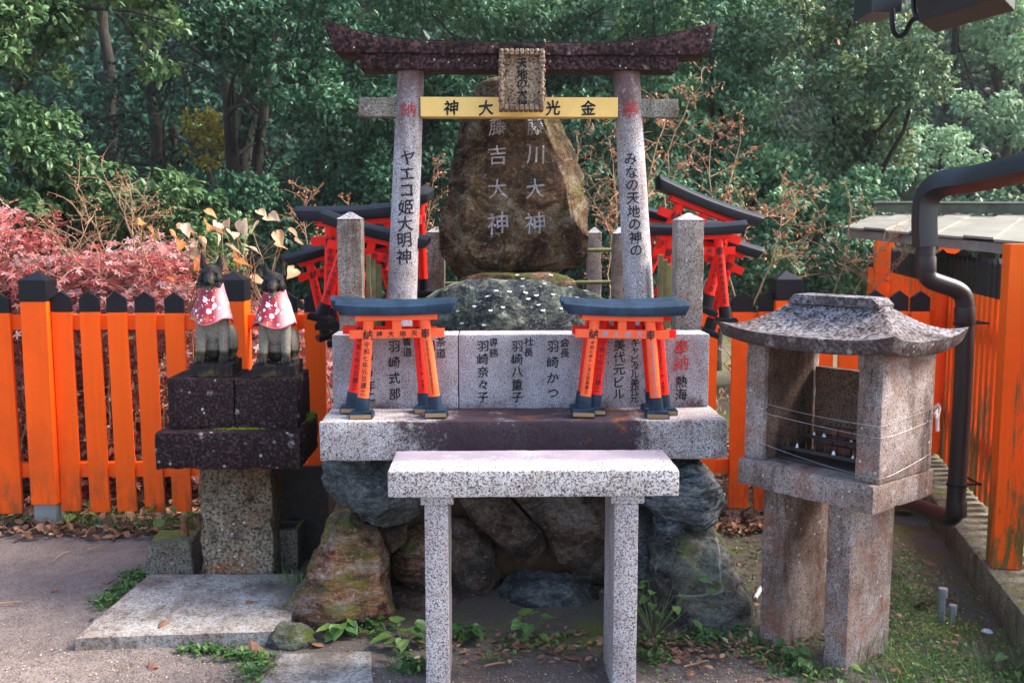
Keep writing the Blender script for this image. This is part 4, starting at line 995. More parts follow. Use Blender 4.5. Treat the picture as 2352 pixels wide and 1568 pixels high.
# dark timber board behind, closing the gap under the altar
# ------------------------------------------------------------------ fox statues
def fox(px, Yb, name_label, key):
    root = thing('fox_statue', name_label, 'fox statue', (0, 0, 0), 'pair of stone foxes')
    def el(mb, c, r, rot=(0, 0, 0), n=14):
        Mx = Matrix.Translation(c) @ Euler(rot).to_matrix().to_4x4() @ Matrix.Diagonal((*r, 1))
        vs, fs = ICO3; mb.add([Mx @ v for v in vs], fs)
    ICO3 = ico(3); mb = MB(); bz = .068
    mb.box(-.098, .098, -.085, .175, .0, .052)                # base fused to the figure
    el(mb, (0, .06, .15), (.062, .075, .11), (-.25, 0, 0))       # haunch/torso
    el(mb, (0, .015, .24), (.056, .060, .12), (-.12, 0, 0))      # chest
    el(mb, (0, .00, .33), (.040, .042, .05))                    # neck
    for s in (-1, 1):
        mb.tube([(s * .044, .0, .24), (s * .050, -.020, .17), (s * .052, -.032, .10), (s * .054, -.036, .075)], [.030, .026, .021, .020], 16)   # forelegs
        el(mb, (s * .056, -.050, .070), (.026, .034, .022))
        for t in (-1, 0, 1): el(mb, (s * .056 + t * .0150, -.074, .066), (.0088, .016, .016))   # toes
        el(mb, (s * .066, .095, .125), (.030, .060, .070))       # thigh
        el(mb, (s * .078, .050, .064), (.022, .042, .018)); el(mb, (s * .078, .015, .062), (.018, .018, .014))   # hind foot
    el(mb, (0, .165, .17), (.026, .030, .10), (.15, 0, 0)); el(mb, (0, .17, .27), (.022, .028, .05))   # tail raised along the back
    hz = .400
    el(mb, (0, -.002, hz), (.050, .048, .042)); el(mb, (0, .015, hz + .004), (.046, .045, .044))
    for s in (-1, 1):
        el(mb, (s * .034, -.014, hz - .016), (.024, .030, .026))                               # cheek
        el(mb, (s * .022, -.037, hz + .014), (.017, .013, .009), (0, s * .35, 0))                # brow
        # ear: leaf-shaped plate
        e0, e1 = Vector((s * .034, .008, hz + .028)), Vector((s * .044, .012, hz + .092))
        mb.tube([e0, e0.lerp(e1, .35), e0.lerp(e1, .7), e1], [.019, .016, .0095, .0025], 12, ry=.55)
    mb.tube([(0, -.030, hz - .002), (0, -.055, hz - .014), (0, -.076, hz - .024), (0, -.084, hz - .027)], [.031, .024, .0175, .012], 16)   # muzzle
    el(mb, (0, -.084, hz - .021), (.012, .009, .008))
    mb.tube([(0, -.030, hz - .036), (0, -.055, hz - .045), (0, -.073, hz - .047)], [.022, .0165, .011], 14)   # lower jaw
    if key:
        mb.tube([(-.044, -.066, hz - .036), (.044, -.066, hz - .036)], .0095, 12); el(mb, (-.046, -.066, hz - .036), (.012, .0125, .0125)); el(mb, (.046, -.066, hz - .036), (.012, .0125, .0125))
    me = mb.mesh('body'); o = bpy.data.objects.new('body', me); COL.objects.link(o)
    md = o.modifiers.new('r', 'REMESH'); md.mode = 'VOXEL'; md.voxel_size = .0032
    ms = o.modifiers.new('s', 'SMOOTH'); ms.factor = .5; ms.iterations = 2
    bpy.context.view_layer.update(); dg = bpy.context.evaluated_depsgraph_get()
    me2 = bpy.data.meshes.new_from_object(o.evaluated_get(dg)); bpy.data.objects.remove(o); me2.name = 'body'
    # carved eyes and mouth as small dents
    nrm = [v.normal.copy() for v in me2.vertices]
    for v, vn in zip(me2.vertices, nrm):
        p = v.co.copy()
        for s in (-1, 1):
            d = Vector((abs(p.x) - .023, p.y + .040, p.z - (hz + .000)))
            if d.length < .010: v.co.y += .005 * (1 - d.length / .010)
        if p.y < -.03 and abs(p.z - (hz - .034)) < .0025 and p.z > hz - .06: v.co.y += .003
        v.co += vn * .0010 * fbm(p, 60, 3)
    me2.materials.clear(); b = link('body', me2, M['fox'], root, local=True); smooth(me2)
    # bib: flared cloth round the neck and chest, with folds
    mb = MB(); nu, nv = 72, 26
    def bf(u, v):
        a = 2 * math.pi * u; f = v ** .9
        rx = .047 + .052 * f; ry = .050 + .040 * f
        fold = 1 + .055 * v * math.sin(5 * a + 1.1 * (2 if key else 1) + 2 * v) + .03 * v * math.sin(9 * a + 2)
        z = .372 - .150 * f + .012 * v * math.sin(3 * a + (1 if key else 2.4)) + .020 * (1 if math.cos(a) < 0 else .0) * 0
        y = .006 - .018 * v + ry * fold * math.cos(a)
        z += .022 * (1 - v) * math.cos(a)            # collar sits lower at the throat
        return Vector((rx * fold * math.sin(a), y, z + .004 * math.sin(14 * v + 6 * a) * (1 - v)))
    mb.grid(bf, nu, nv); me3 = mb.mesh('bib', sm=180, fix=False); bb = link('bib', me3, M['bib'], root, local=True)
    sd = bb.modifiers.new('t', 'SOLIDIFY'); sd.thickness = .002; sd.offset = 0
    mb = MB(); mb.tube([bf(i / 40, 0) + Vector((0, 0, .002)) for i in range(41)], .0045, 8, cap=False)
    link('collar', mb.mesh('collar', sm=60), M['bib_trim'], bb, local=True)
    mb = MB(); mb.tube([bf(i / 60, 1) for i in range(61)], .0024, 6, cap=False)
    link('hem', mb.mesh('hem', sm=60), M['bib_trim'], bb, local=True)
    zt = zb1; sc = 1.0
    root.location = (Xat(px, Yb - .08, 845), Yb, zt); return root
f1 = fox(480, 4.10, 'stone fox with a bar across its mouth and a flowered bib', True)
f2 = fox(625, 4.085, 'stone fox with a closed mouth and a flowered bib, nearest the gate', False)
for f in (f1, f2): f.scale = (.88, .88, .96)
f1.rotation_euler[2] = R(4); f2.rotation_euler[2] = R(2)
f1.scale = (.88, .88, 1.03)
# ------------------------------------------------------------------ stone candle lantern at the right
LA = .667; LU = Vector((-math.sin(LA), math.cos(LA), 0)); LV = Vector((math.cos(LA), math.sin(LA), 0)); LN = Vector((1.228, 3.05, 0))
ML = Matrix(((LV.x, LU.x, 0, LN.x), (LV.y, LU.y, 0, LN.y), (0, 0, 1, 0), (0, 0, 0, 1)))   # local x = b (along v), local y = a (along u)
lan = thing('stone_lantern', 'old granite candle lantern with a curved stone roof on two slab legs', 'stone lantern', (LN + LU * .25 + LV * .18))
ST = .686
bs_ = stone_block('base_slab', M['lantern'], lan, 0, .385, 0, .534, ST - .094, ST, r=.006, amp=.002, chip=.006, seed=80, M=ML)
for k, (a0, a1) in enumerate(((.115, .205), (.375, .47))):
    stone_block('leg', M['lantern'], lan, .07, .345, a0, a1, -.06, ST - .094, r=.005, amp=.0015, chip=.003, seed=82 + k, M=ML)
ZP = 1.125
stone_block('side_panel', M['lantern'], lan, .03, .365, .0, .088, ST, ZP, r=.005, amp=.0015, chip=.003, seed=85, M=ML)
stone_block('side_panel', M['lantern'], lan, .03, .365, .450, .530, ST, ZP, r=.005, amp=.0015, chip=.003, seed=86, M=ML)
for a0, a1 in ((.0885, .0905), (.4465, .4485)):
    mb = MB(); mb.box(.05, .324, a0, a1, ST + .001, ZP - .01, 0, ML); mb.build('sooty_face', M['lantern_in'], lan)
stone_block('back_panel', M['lantern_in'], lan, .325, .362, .089, .44, ST, 1.0, r=.004, amp=.001, seed=87, M=ML)
# brick lining, tray and spiked iron candle rack
mb = MB(); zb_ = ST + .004
for row in range(3):
    for c in range(5):
        a0 = .10 + c * .056 + (.02 if row % 2 else 0)
        mb.box(.30, .324, a0, a0 + .051, zb_ + row * .034, zb_ + row * .034 + .030, 0, ML)
mb.build('brick_lining', M['brick'], lan, bevel=.003)
rk = None
mb = MB(); mb.box(.10, .29, .10, .43, ST + .001, ST + .012, 0, ML); tray = mb.build('soot_tray', M['burnt'], lan, bevel=.003)
mb = MB(); mb.box(.12, .135, .095, .435, ST + .035, ST + .047, 0, ML); mb.box(.23, .245, .095, .435, ST + .065, ST + .077, 0, ML)
for a0 in (.11, .42):
    mb.box(.12, .245, a0, a0 + .01, ST + .012, ST + .040, 0, ML)
rk = mb.build('candle_rack', M['burnt'], lan, bevel=.001)
mb = MB()
for i in range(9):
    for b0, zz in ((.127, .047), (.237, .077)):
        a0 = .115 + i * .037; p = ML @ Vector((b0, a0, ST + zz)); mb.tube([p, p + Vector((0, 0, .028))], [.0016, .0006], 5)
mb.build('spikes', M['rust'], rk)
wr_ = random.Random(8)
for i in range(11):
    mb = MB(); b0, zz = ((.127, .047), (.237, .077))[i % 2]; a0 = .115 + wr_.randrange(9) * .037; p = ML @ Vector((b0, a0 + wr_.uniform(-.004, .004), ST + zz)); h_ = wr_.uniform(.004, .022)
    mb.tube([p, p + Vector((0, 0, h_ * .4)), p + Vector((.001, 0, h_))], [.006, .0045, .002], 7); mb.build('wax', M['wax'], rk, sm=60)
# curved roof
RB0, RB1, RA0, RA1 = -.045, .43, -.075, .605; RBm = .19; G0, G1 = .085, .445
def roof_top(b, a):
    da = min((a - RA0) / (G0 - RA0), (RA1 - a) / (RA1 - G1)); db = min((b - RB0) / (RBm - .02 - RB0), (RB1 - b) / (RB1 - RBm - .02))
    s = max(0, min(1, min(da, db)))
    ea = 1 - abs((a - RA0) / (RA1 - RA0) * 2 - 1); eb = 1 - abs((b - RB0) / (RB1 - RB0) * 2 - 1)
    corner = max(0, 1 - ea * 1.15) ** 2 * max(0, 1 - eb * 1.0) ** 1 + 0
    ca = abs((a - RA0) / (RA1 - RA0) * 2 - 1); cb_ = abs((b - RB0) / (RB1 - RB0) * 2 - 1)
    lift = .048 * ((ca ** 3.2) * (cb_ ** 3.2)) ** .8 if s < .999 else 0
    lift = .030 * (min(ca, cb_) ** 3.0) * (1 - s) ** .5
    return 1.148 + .100 * s ** 1.55 + lift + .0012 * fbm((a * 30, b * 30, 1), 1, 4)
def roof_bot(b, a):
    ca = abs((a - RA0) / (RA1 - RA0) * 2 - 1); cb_ = abs((b - RB0) / (RB1 - RB0) * 2 - 1)
    return 1.098 + .028 * min(ca, cb_) ** 3
mb = MB(); nb, na = 48, 64
mb.grid(lambda u, v: ML @ Vector((RB0 + (RB1 - RB0) * u, RA0 + (RA1 - RA0) * v, roof_top(RB0 + (RB1 - RB0) * u, RA0 + (RA1 - RA0) * v))), nb, na)
mb.grid(lambda u, v: ML @ Vector((RB0 + .02 + (RB1 - RB0 - .04) * u, RA0 + .02 + (RA1 - RA0 - .04) * v, roof_bot(RB0 + (RB1 - RB0) * u, RA0 + (RA1 - RA0) * v))), nb, na, flip=True)
ring = [(u / nb, 0) for u in range(nb)] + [(1, v / na) for v in range(na)] + [(1 - u / nb, 1) for u in range(nb)] + [(0, 1 - v / na) for v in range(na)]
vs = []
for u, v in ring:
    b, a = RB0 + (RB1 - RB0) * u, RA0 + (RA1 - RA0) * v; zt, zb2 = roof_top(b, a), roof_bot(b, a); cb3 = RB0 + .02 + (RB1 - RB0 - .04) * u; ca3 = RA0 + .02 + (RA1 - RA0 - .04) * v
    vs += [ML @ Vector((b, a, zt)), ML @ Vector((b * .93 + cb3 * .07, a * .93 + ca3 * .07, zt * .9 + zb2 * .1)), ML @ Vector((b * .3 + cb3 * .7, a * .3 + ca3 * .7, zt * .1 + zb2 * .9)), ML @ Vector((cb3, ca3, zb2))]
k = len(ring)
mb.add(vs, [(4 * i + j, 4 * i + j + 1, (4 * i + 5 + j) % (4 * k), (4 * i + 4 + j) % (4 * k)) for i in range(k) for j in range(3)])
roof = mb.build('roof', M['lantern_roof'], lan, sm=38)
bmx = bmesh.new(); bmx.from_mesh(roof.data); bmesh.ops.remove_doubles(bmx, verts=bmx.verts, dist=.0004); bmesh.ops.recalc_face_normals(bmx, faces=bmx.faces); bmx.to_mesh(roof.data); bmx.free(); smooth(roof.data, 38)
mb = MB(); zr = 1.242
mb.prism([(-.175, zr), (.175, zr), (.175, zr + .012), (.150, zr + .034), (-.150, zr + .034), (-.175, zr + .012)], -.05, .05, 0, ML @ Matrix.Translation((RBm, (G0 + G1) / 2, 0)) @ Matrix.Rotation(R(90), 4, 'Z'))
mb.build('ridge_cap', M['lantern_roof'], roof, bevel=.004, sm=40)
# wires tied round it and the cloth knot
wt = thing('binding_wire', 'thin steel wires strung round the stone lantern with a pale cloth knot', 'wire', LN + Vector((0, 0, .9)))
for zz in ((.905, .885, .875, .878, .885, .90), (.865, .853, .842, .840, .84, .86), (.765, .735, .712, .708, .71, .745)):
    pts = [Vector((.20, .545, zz[0])), Vector((.024, .536, zz[0])), Vector((.025, .36, zz[1])), Vector((.025, .15, zz[2])), Vector((.024, .02, zz[3])), Vector((.026, -.005, zz[3])), Vector((.12, -.004, zz[4])), Vector((.36, -.004, zz[5])), Vector((.368, .02, zz[5]))]
    mb = MB(); mb.tube([ML @ p for p in smoothpath(pts, 1)], .0006, 6); mb.build('strand', M['wire'], wt, sm=60)
mb = MB(); mb.tube([ML @ Vector(p) for p in ((.350, -.006, .90), (.356, -.018, .915), (.366, -.016, .90), (.366, -.012, .87), (.372, -.012, .82))], [.006, .009, .008, .007, .006], 8, ry=.5)
mb.tube([ML @ Vector(p) for p in ((.356, -.014, .90), (.342, -.016, .885), (.348, -.018, .865), (.362, -.014, .88))], [.004, .007, .006, .004], 8, ry=.5)
mb.build('cloth_knot', plain('pale_pink_cloth', (.42, .34, .31), .9, .3, 60), wt, sm=60)
# ------------------------------------------------------------------ small wooden torii offerings
def mini_torii(label, red, black, left, right, row, group, ink='ink', ink2='ink', foot='bare_wood'):
    t = thing('small_torii', label, 'small torii', (0, 0, 0), group)
    def L(mb, name, mat, par=t, **k): return mb.build(name, mat, par, local=True, **k)
    mb = MB(); n = 24; vs = []
    for i in range(n + 1):
        u = i / n; w = abs(2 * u - 1); c = .026 * w ** 1.8; xt = -.50 + u; xb = -.46 + .92 * u
        vs += [(xb, -.085, .852 + c * .5), (xb, .085, .852 + c * .5), (xt, .085, .925 + c), (xt, 0, .968 + c), (xt, -.085, .925 + c)]
    fs = [(i * 5 + j, i * 5 + (j + 1) % 5, i * 5 + 5 + (j + 1) % 5, i * 5 + 5 + j) for i in range(n) for j in range(5)] + [(4, 3, 2, 1, 0), tuple(n * 5 + j for j in range(5))]
    mb.add(vs, fs); L(mb, 'top_beam', black, bevel=.004, sm=40)
    mb = MB(); mb.box(-.34, .34, -.045, .045, .812, .872); L(mb, 'second_beam', red, bevel=.004)
    mb = MB(); mb.box(-.395, .395, -.020, .020, .665, .738); nk = L(mb, 'tie_beam', red, bevel=.003)
    mb = MB(); mb.box(-.036, .036, -.022, .022, .736, .814); L(mb, 'centre_strut', red, bevel=.003)
    P = []
    for s in (-1, 1):
        A, B = Vector((s * .305, 0, .09)), Vector((s * .232, 0, .815))
        mb = MB(); mb.tube([A, B], [.048, .044], 20, ry=.85); p = L(mb, 'pillar', red, sm=50); P.append((p, A, B))
        mb = MB(); A2 = A - (B - A) * .09; mb.tube([A2, A + (B - A) * .11], [.062, .058], 20, ry=.85); L(mb, 'dark_sleeve', black, p, sm=50)
        mb = MB(); x = A2.x; mb.box(x - .098, x + .098, -.095, .095, .0, .046); mb.box(x - .088, x + .088, -.085, .085, .046, .060); f = L(mb, 'foot', black, p, bevel=.004)
        if foot:
            mb = MB(); mb.box(x - .088, x + .088, -.0975, -.0955, .004, .036); L(mb, 'bare_end', M[foot], f)
    for (p, A, B), txt, s in zip(P, (left, right), (0, 1)):
        ax = (B - A).normalized()
        def wf(q, A=A, ax=ax):
            tt = (q - A).dot(ax); c = A + ax * tt; r = .0485 - .004 * tt / .73 + .0012; dx = max(-r * .97, min(r * .97, q.x - c.x)); return Vector((c.x + dx, -.85 * math.sqrt(max(0, r * r - dx * dx)) - .0015, q.z))
        h = B.lerp(A, .10)
        put_text([txt[0]], h + Vector((0, -.08, 0)), .088, M[ink], p, warp=wf, local=True, bold=.02, seed=5 + s)
        rest = txt[1:]; z = h.z - .10; sz = min(.068, (z - .20) / len(rest) * .98)
        cc = A + ax * ((z - A.z) / ax.z)
        for i, ch in enumerate(rest):
            zz = z - i * (z - .19) / len(rest); c = A + ax * ((zz - A.z) / ax.z)
            if ch != ' ': put_text([ch], Vector((c.x, -.08, zz)), sz, M[ink2 if s else ink], p, warp=wf, local=True, bold=.012, seed=i + s)
    for i, ch in enumerate(row):
        put_text([ch], Vector((-.145 + i * .097, -.0205, .728)), .056, M[ink2 if ink2 == 'ink_blue' else ink], nk, local=True, bold=.015, seed=i)
    return t
def set_torii(t, px, py, Y, Hpx, roll=0, yaw=0, lean=0, sx=1.0):
    s = Hpx / FPX * Y; t.scale = (s * sx, s, s); rot = Euler((R(lean), R(roll), R(yaw)), 'XYZ'); t.rotation_euler = rot
    top = rot.to_matrix() @ Vector((0, 0, .93 * s)); t.location = PY(px, py, Y) - top
GF, GB = 'small torii offerings standing on the altar slab', 'small red torii heaped behind the posts'
dn1, dn2 = '納令和七年元旦建之', '奉京都市東山区三条通浅原町第三興松株式会社'
tA = mini_torii('coral torii offering in front of the left end of the inscribed wall', M['coral'], M['blueblack'], dn1, dn2, '神大地天', GF)
tB = mini_torii('faded coral torii offering with blue inked letters at the right end of the inscribed wall', M['coral'], M['blueblack'], '納令和七年十一月火焚祭建之', '奉京都市西京区大原野松本久明工務店', '神大地天', GF, ink2='ink_blue')
tC = mini_torii('small scarlet torii half hidden behind the left coral torii on the slab', M['red'], M['blueblack'], '納令和七年元旦建之', '奉京都市中京区三井一明 真理子', '神大地天', GF)
tD = mini_torii('large scarlet torii with its dark beam level, left of the left gate pillar', M['red'], M['black'], '納令和六年元旦建之', '奉京都市伏見区深草', '神大地天', GB, foot=None)
def cp(src, label, group=None):
    c = copy_tree(src); c['label'] = label
    if group: c['group'] = group
    return c
set_torii(tA, 909, 704, 3.70, 277, roll=-1, lean=-3); tA.location.z = zs1 + .001; tA.location.y = 3.70
set_torii(tC, 893, 690, 3.79, 272, roll=1, yaw=2, lean=-4); tC.location.z = zs1 + .001; tC.location.y = 3.80
set_torii(tB, 1432, 708, 3.69, 275, roll=1, lean=-3, yaw=-3); tB.location.z = zs1 + .001; tB.location.y = 3.69
t2 = cp(tC, 'scarlet torii on the slab directly behind the faded coral torii, shifted left'); set_torii(t2, 1422, 697, 3.80, 270, lean=-4); t2.location.z = zs1 + .001; t2.location.y = 3.81
t3 = cp(tC, 'scarlet torii on the slab behind the faded coral torii, its pillars showing to the right'); set_torii(t3, 1452, 700, 3.745, 268, roll=1, lean=-3, yaw=2); t3.location.z = zs1 + .001; t3.location.y = 3.745
for ch in list(tC.children) : pass
set_torii(tD, 824, 482, 4.62, 285, roll=-3.5)
def B(label, *a, **k): c = cp(tD, label); set_torii(c, *a, **k); return c
B('scarlet torii tilted down to the right between the left post and the left gate pillar', 862, 526, 4.40, 255, roll=14, yaw=-8)
B('scarlet torii leaning left at the outer side of the left stone post', 752, 566, 4.72, 215, roll=-17, yaw=22)
B('scarlet torii turned edge-on just right of the left gate pillar', 954, 446, 4.74, 265, yaw=84, roll=-5)
B('scarlet torii sloping steeply down to the right above the right stone post', 1628, 462, 4.62, 262, roll=20, yaw=6)
B('scarlet torii standing level behind the right stone post', 1594, 522, 4.45, 240, roll=-1)
B('scarlet torii tilted right behind the level torii on the right, end jutting out', 1640, 540, 4.80, 235, roll=21, yaw=-4)
B('scarlet torii tilted right close behind the right gate pillar', 1556, 500, 4.78, 205, roll=12)
B('scarlet torii low behind the left stone post with only its legs in view', 815, 560, 4.86, 240, roll=-8, yaw=10)
# ------------------------------------------------------------------ leaves as real little folded blades
LEAFT = np.array([[0, 0, 0], [.30, -.5, .16], [.30, .5, .16], [.70, -.42, .12], [.70, .42, .12], [1, 0, -.06]])   # along, across, lift
LEAFF = [(0, 1, 3, 5), (0, 5, 4, 2)]
def nrm(a): return a / np.maximum(np.linalg.norm(a, axis=-1, keepdims=True), 1e-9)
def leaf_arrays(P, D, N, L, W, tone):
    """P base points, D tip directions, N upper-side normals (all n x 3)"""
    D = nrm(D); S = nrm(np.cross(D, N)); U = np.cross(S, D)
    n = len(P); L = np.broadcast_to(L, n)[:, None, None]; W = np.broadcast_to(W, n)[:, None, None]
    v = P[:, None, :] + D[:, None, :] * LEAFT[None, :, 0:1] * L + S[:, None, :] * LEAFT[None, :, 1:2] * W + U[:, None, :] * LEAFT[None, :, 2:3] * W
    return v.reshape(-1, 3), np.repeat(tone, 6)
def leaf_mesh(name, V, T):
    n = len(V) // 6; me = bpy.data.meshes.new(name)
    me.vertices.add(n * 6); me.vertices.foreach_set('co', V.astype(np.float32).ravel())
    f = np.array(LEAFF)[None] + (np.arange(n) * 6)[:, None, None]; f = f.reshape(-1)
    me.loops.add(len(f)); me.loops.foreach_set('vertex_index', f.astype(np.int32))
    me.polygons.add(n * 2); me.polygons.foreach_set('loop_start', (np.arange(n * 2) * 4).astype(np.int32)); me.polygons.foreach_set('loop_total', np.full(n * 2, 4, np.int32))
    at = me.attributes.new('tone', 'FLOAT', 'POINT'); at.data.foreach_set('value', T.astype(np.float32))
    me.update(calc_edges=True); return me
class Crown:
    def __init__(self, seed): self.r = np.random.default_rng(seed); self.V = []; self.T = []
    def add(self, P, D, N, L, W, T):
        v, t = leaf_arrays(P, D, N, L, W, T); self.V.append(v); self.T.append(t)
    def sprigs(self, C, A, k, L, W, tone, spread=.55, droop=.5, length=None, tvar=.16):
        """whorls of k leaves round the twig end C with axis A"""
        r = self.r; n = len(C); length = length or L * .7
        A = nrm(A); ref = nrm(r.normal(size=(n, 3))); s = nrm(np.cross(A, ref)); u = np.cross(A, s)
        for j in range(k):
            a = 2 * np.pi * (j * .382 * 2.6) + r.uniform(0, .8, n)
            rad = s * np.cos(a)[:, None] + u * np.sin(a)[:, None]
            d = A * (1 - spread) + rad * spread + np.array([0, 0, -droop]) * r.uniform(.3, 1, n)[:, None]
            p = C - A * length * (j / k) + rad * .004
            l = L * r.uniform(.65, 1.15, n); N = A + np.array([0, 0, .8]) + r.normal(scale=.25, size=(n, 3))
            self.add(p, d, N, l, W / L * l * r.uniform(.8, 1.2, n), np.clip(tone + r.normal(scale=tvar, size=n), 0, 1))
    def clump(self, c, rad, n, k, L, W, tone, flat=.75, droop=.5, shell=.45, spread=.55, tvar=.16):
        r = self.r; d = nrm(r.normal(size=(n, 3))); d[:, 2] *= 1.0
        rr = (shell + (1 - shell) * r.random(n) ** .6); wob = 1 + .25 * np.sin(d[:, 0] * 5 + c[0] * 9) * np.cos(d[:, 2] * 6 + c[2] * 7)
        p = np.array(c) + d * (rr * wob)[:, None] * np.array([rad, rad, rad * flat])
        A = d + np.array([0, 0, .45]) + r.normal(scale=.35, size=(n, 3))
        self.sprigs(p, A, k, L, W, tone + .15 * (r.random() - .5), droop=droop, spread=spread, tvar=tvar)
    def mesh(self, name): return leaf_mesh(name, np.concatenate(self.V), np.concatenate(self.T))
def inpoly(x, y, poly):
    c = False; n = len(poly); j = n - 1
    for i in range(n):
        xi, yi = poly[i]; xj, yj = poly[j]
        if (yi > y) != (yj > y) and x < (xj - xi) * (y - yi) / (yj - yi) + xi: c = not c
        j = i
    return c
def fill(poly, step, rnd, jit=.45):
    xs = [p[0] for p in poly]; ys = [p[1] for p in poly]; out = []; y = min(ys); row = 0
    while y <= max(ys):
        x = min(xs) + (step / 2 if row % 2 else 0)
        while x <= max(xs):
            q = (x + rnd.uniform(-jit, jit) * step, y + rnd.uniform(-jit, jit) * step)
            if inpoly(q[0], q[1], poly): out.append(q)
            x += step
        y += step * .82; row += 1
    return out
def limb(mb, a, b, r0, r1, rnd, sag=.12, n=7):
    a = Vector(a); b = Vector(b); L = (b - a).length; pts = []
    o = Vector((rnd.uniform(-1, 1), rnd.uniform(-1, 1), rnd.uniform(-.2, .9))) * L * sag
    for i in range(n + 1):
        t = i / n; pts.append(a.lerp(b, t) + o * math.sin(t * math.pi) + Vector((rnd.uniform(-1, 1), rnd.uniform(-1, 1), rnd.uniform(-1, 1))) * L * .012)
    mb.tube(pts, [r0 + (r1 - r0) * i / n for i in range(n + 1)], 7); return pts
def tree(label, regions, base, seed, mat, L, W, k=7, dens=90, tone=.45, trunk_r=.10, group='evergreen trees on the slope behind the shrine', cat='tree', name='evergreen_tree', droop=.5, limbs=3, extra=None, flat=.75, tvar=.16):
    """regions: (polygon in px, distance, clump radius in px, depth jitter)"""
    rnd = random.Random(seed); cr = Crown(seed); pts = []; L *= .66; W *= .70; dens *= 2.1; limbs *= 2
    for poly, Y, rpx, jy in regions:
        for (x, y) in fill(poly, rpx * 1.15, rnd):
            yy = Y + rnd.uniform(-jy, jy); c = PY(x, y, yy); rad = rpx / FPX * yy * rnd.uniform(.7, 1.15)
            n = int(dens * (.35 if rpx >= 120 else 1) * (rad / .35) ** 2 * rnd.uniform(.75, 1.2) * (.085 / L) ** 1.2)
            cr.clump(c, rad, n, k, L, W, tone + rnd.uniform(-.14, .14), droop=droop, flat=flat, tvar=tvar); pts.append(c)
    if extra:
        for c, rad, n in extra: cr.clump(c, rad, n, k, L, W, tone, droop=droop); pts.append(Vector(c))
    bx = PY(base[0], 600, base[1]).x; b = Vector((bx, base[1], -.25)); t = thing(name, label, cat, b, group)
    link('crown', cr.mesh('crown'), M[mat], t)
    mb = MB(); cen = sum(pts, Vector()) / len(pts); top = Vector((b.x * .4 + cen.x * .6, b.y * .6 + cen.y * .4, max(.8, cen.z)))
    sp = limb(mb, b, top, trunk_r, trunk_r * .55, rnd, .06, 10)
    for c in pts[::limbs]: limb(mb, sp[rnd.randrange(4, 10)], c, trunk_r * .32, .008, rnd, .14)
    link('trunk', mb.mesh('trunk', sm=60, fix=False), M['bark'], t)
    return t
OL, TE, MI = 'leaf_olive', 'leaf_teal', 'leaf_mid'  # lower tones left, higher right: forest shade and light put into leaf colour
tree('olive green evergreen bush rising at the far left above the red maple', [([(-60, 215), (60, 225), (150, 290), (250, 370), (330, 400), (400, 395), (470, 445), (520, 520), (470, 600), (330, 560), (200, 520), (60, 470), (-60, 470)], 7.0, 48, .35), ([(-60, 440), (540, 520), (500, 720), (-60, 720)], 7.6, 55, .3)], (120, 7.3), 11, OL, .085, .034, dens=120, tone=.46, cat='bush', name='evergreen_bush', group='evergreen bushes behind the fence')
tree('yellowish evergreen branches hanging into the upper left corner', [([(-700, -700), (700, -700), (700, -80), (-700, -80)], 9.5, 120, 1.2), ([(-60, -60), (230, -60), (190, 60), (150, 110), (60, 150), (-60, 165)], 8.0, 50, .4), ([(225, -60), (430, -60), (410, 60), (340, 110), (300, 60), (240, 20)], 8.4, 42, .4), ([(90, 165), (150, 150), (175, 190), (130, 200)], 8.2, 26, .2), ([(300, 110), (380, 120), (385, 180), (350, 205), (315, 180)], 8.4, 30, .2)], (-140, 8.6), 12, OL, .095, .040, dens=80, tone=.55)  # first region is unseen canopy above view, added to block sky over the hollow
tree('blue green evergreen with dark hollow beneath, left of the gate', [([(380, -80), (790, -80), (790, 180), (720, 300), (600, 190), (500, 130), (400, 90)], 11, 60, .7), ([(-300, -900), (1100, -900), (1100, -100), (-300, -100)], 13, 150, 1.5), ([(470, 120), (640, 190), (620, 240), (520, 190)], 11.6, 40, .4)], (500, 12.0), 13, TE, .10, .038, dens=75, tone=.30)  # second region: unseen crown above the view, added to darken the hollow
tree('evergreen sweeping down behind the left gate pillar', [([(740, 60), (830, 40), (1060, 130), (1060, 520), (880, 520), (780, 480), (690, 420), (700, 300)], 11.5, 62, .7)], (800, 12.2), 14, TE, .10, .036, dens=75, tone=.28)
tree('broad evergreen crown filling the top behind the gate beam', [([(760, -90), (1600, -90), (1600, 70), (1480, 110), (1000, 110), (800, 80)], 12.5, 66, .7)], (1150, 13), 15, TE, .10, .036, dens=85, tone=.62)
tree('dark evergreen seen between the monument and the right gate pillar', [([(1000, 110), (1560, 110), (1560, 480), (1300, 560), (1000, 560)], 12.0, 64, .8)], (1330, 12.8), 16, TE, .10, .036, dens=80, tone=.42)
tree('large glossy evergreen right of the gate', [([(1500, -80), (1790, -80), (1800, 120), (1700, 260), (1560, 300), (1480, 260)], 10.5, 58, .6), ([(1560, 280), (1760, 200), (1850, 330), (1800, 480), (1560, 480)], 10.2, 54, .6)], (1650, 11.2), 17, TE, .09, .034, dens=100, tone=.66)
tree('mixed green tree with yellowing leaf edges below the eave corner', [([(1790, -80), (2000, -80), (2150, 60), (2185, 150), (2150, 240), (2060, 280), (1900, 300), (1800, 200), (1790, 60)], 10.0, 52, .6), ([(1830, 280), (2080, 250), (2110, 400), (1850, 420)], 10.4, 50, .5)], (1960, 11.0), 18, MI, .078, .032, dens=100, tone=.62)
tree('low glossy evergreen behind the dry twigs on the right', [([(1480, 440), (1700, 400), (2060, 380), (2100, 520), (2060, 700), (1480, 700)], 9.4, 52, .6)], (1800, 10.2), 19, TE, .085, .033, dens=100, tone=.58, cat='bush', name='evergreen_bush', group='evergreen bushes behind the fence')
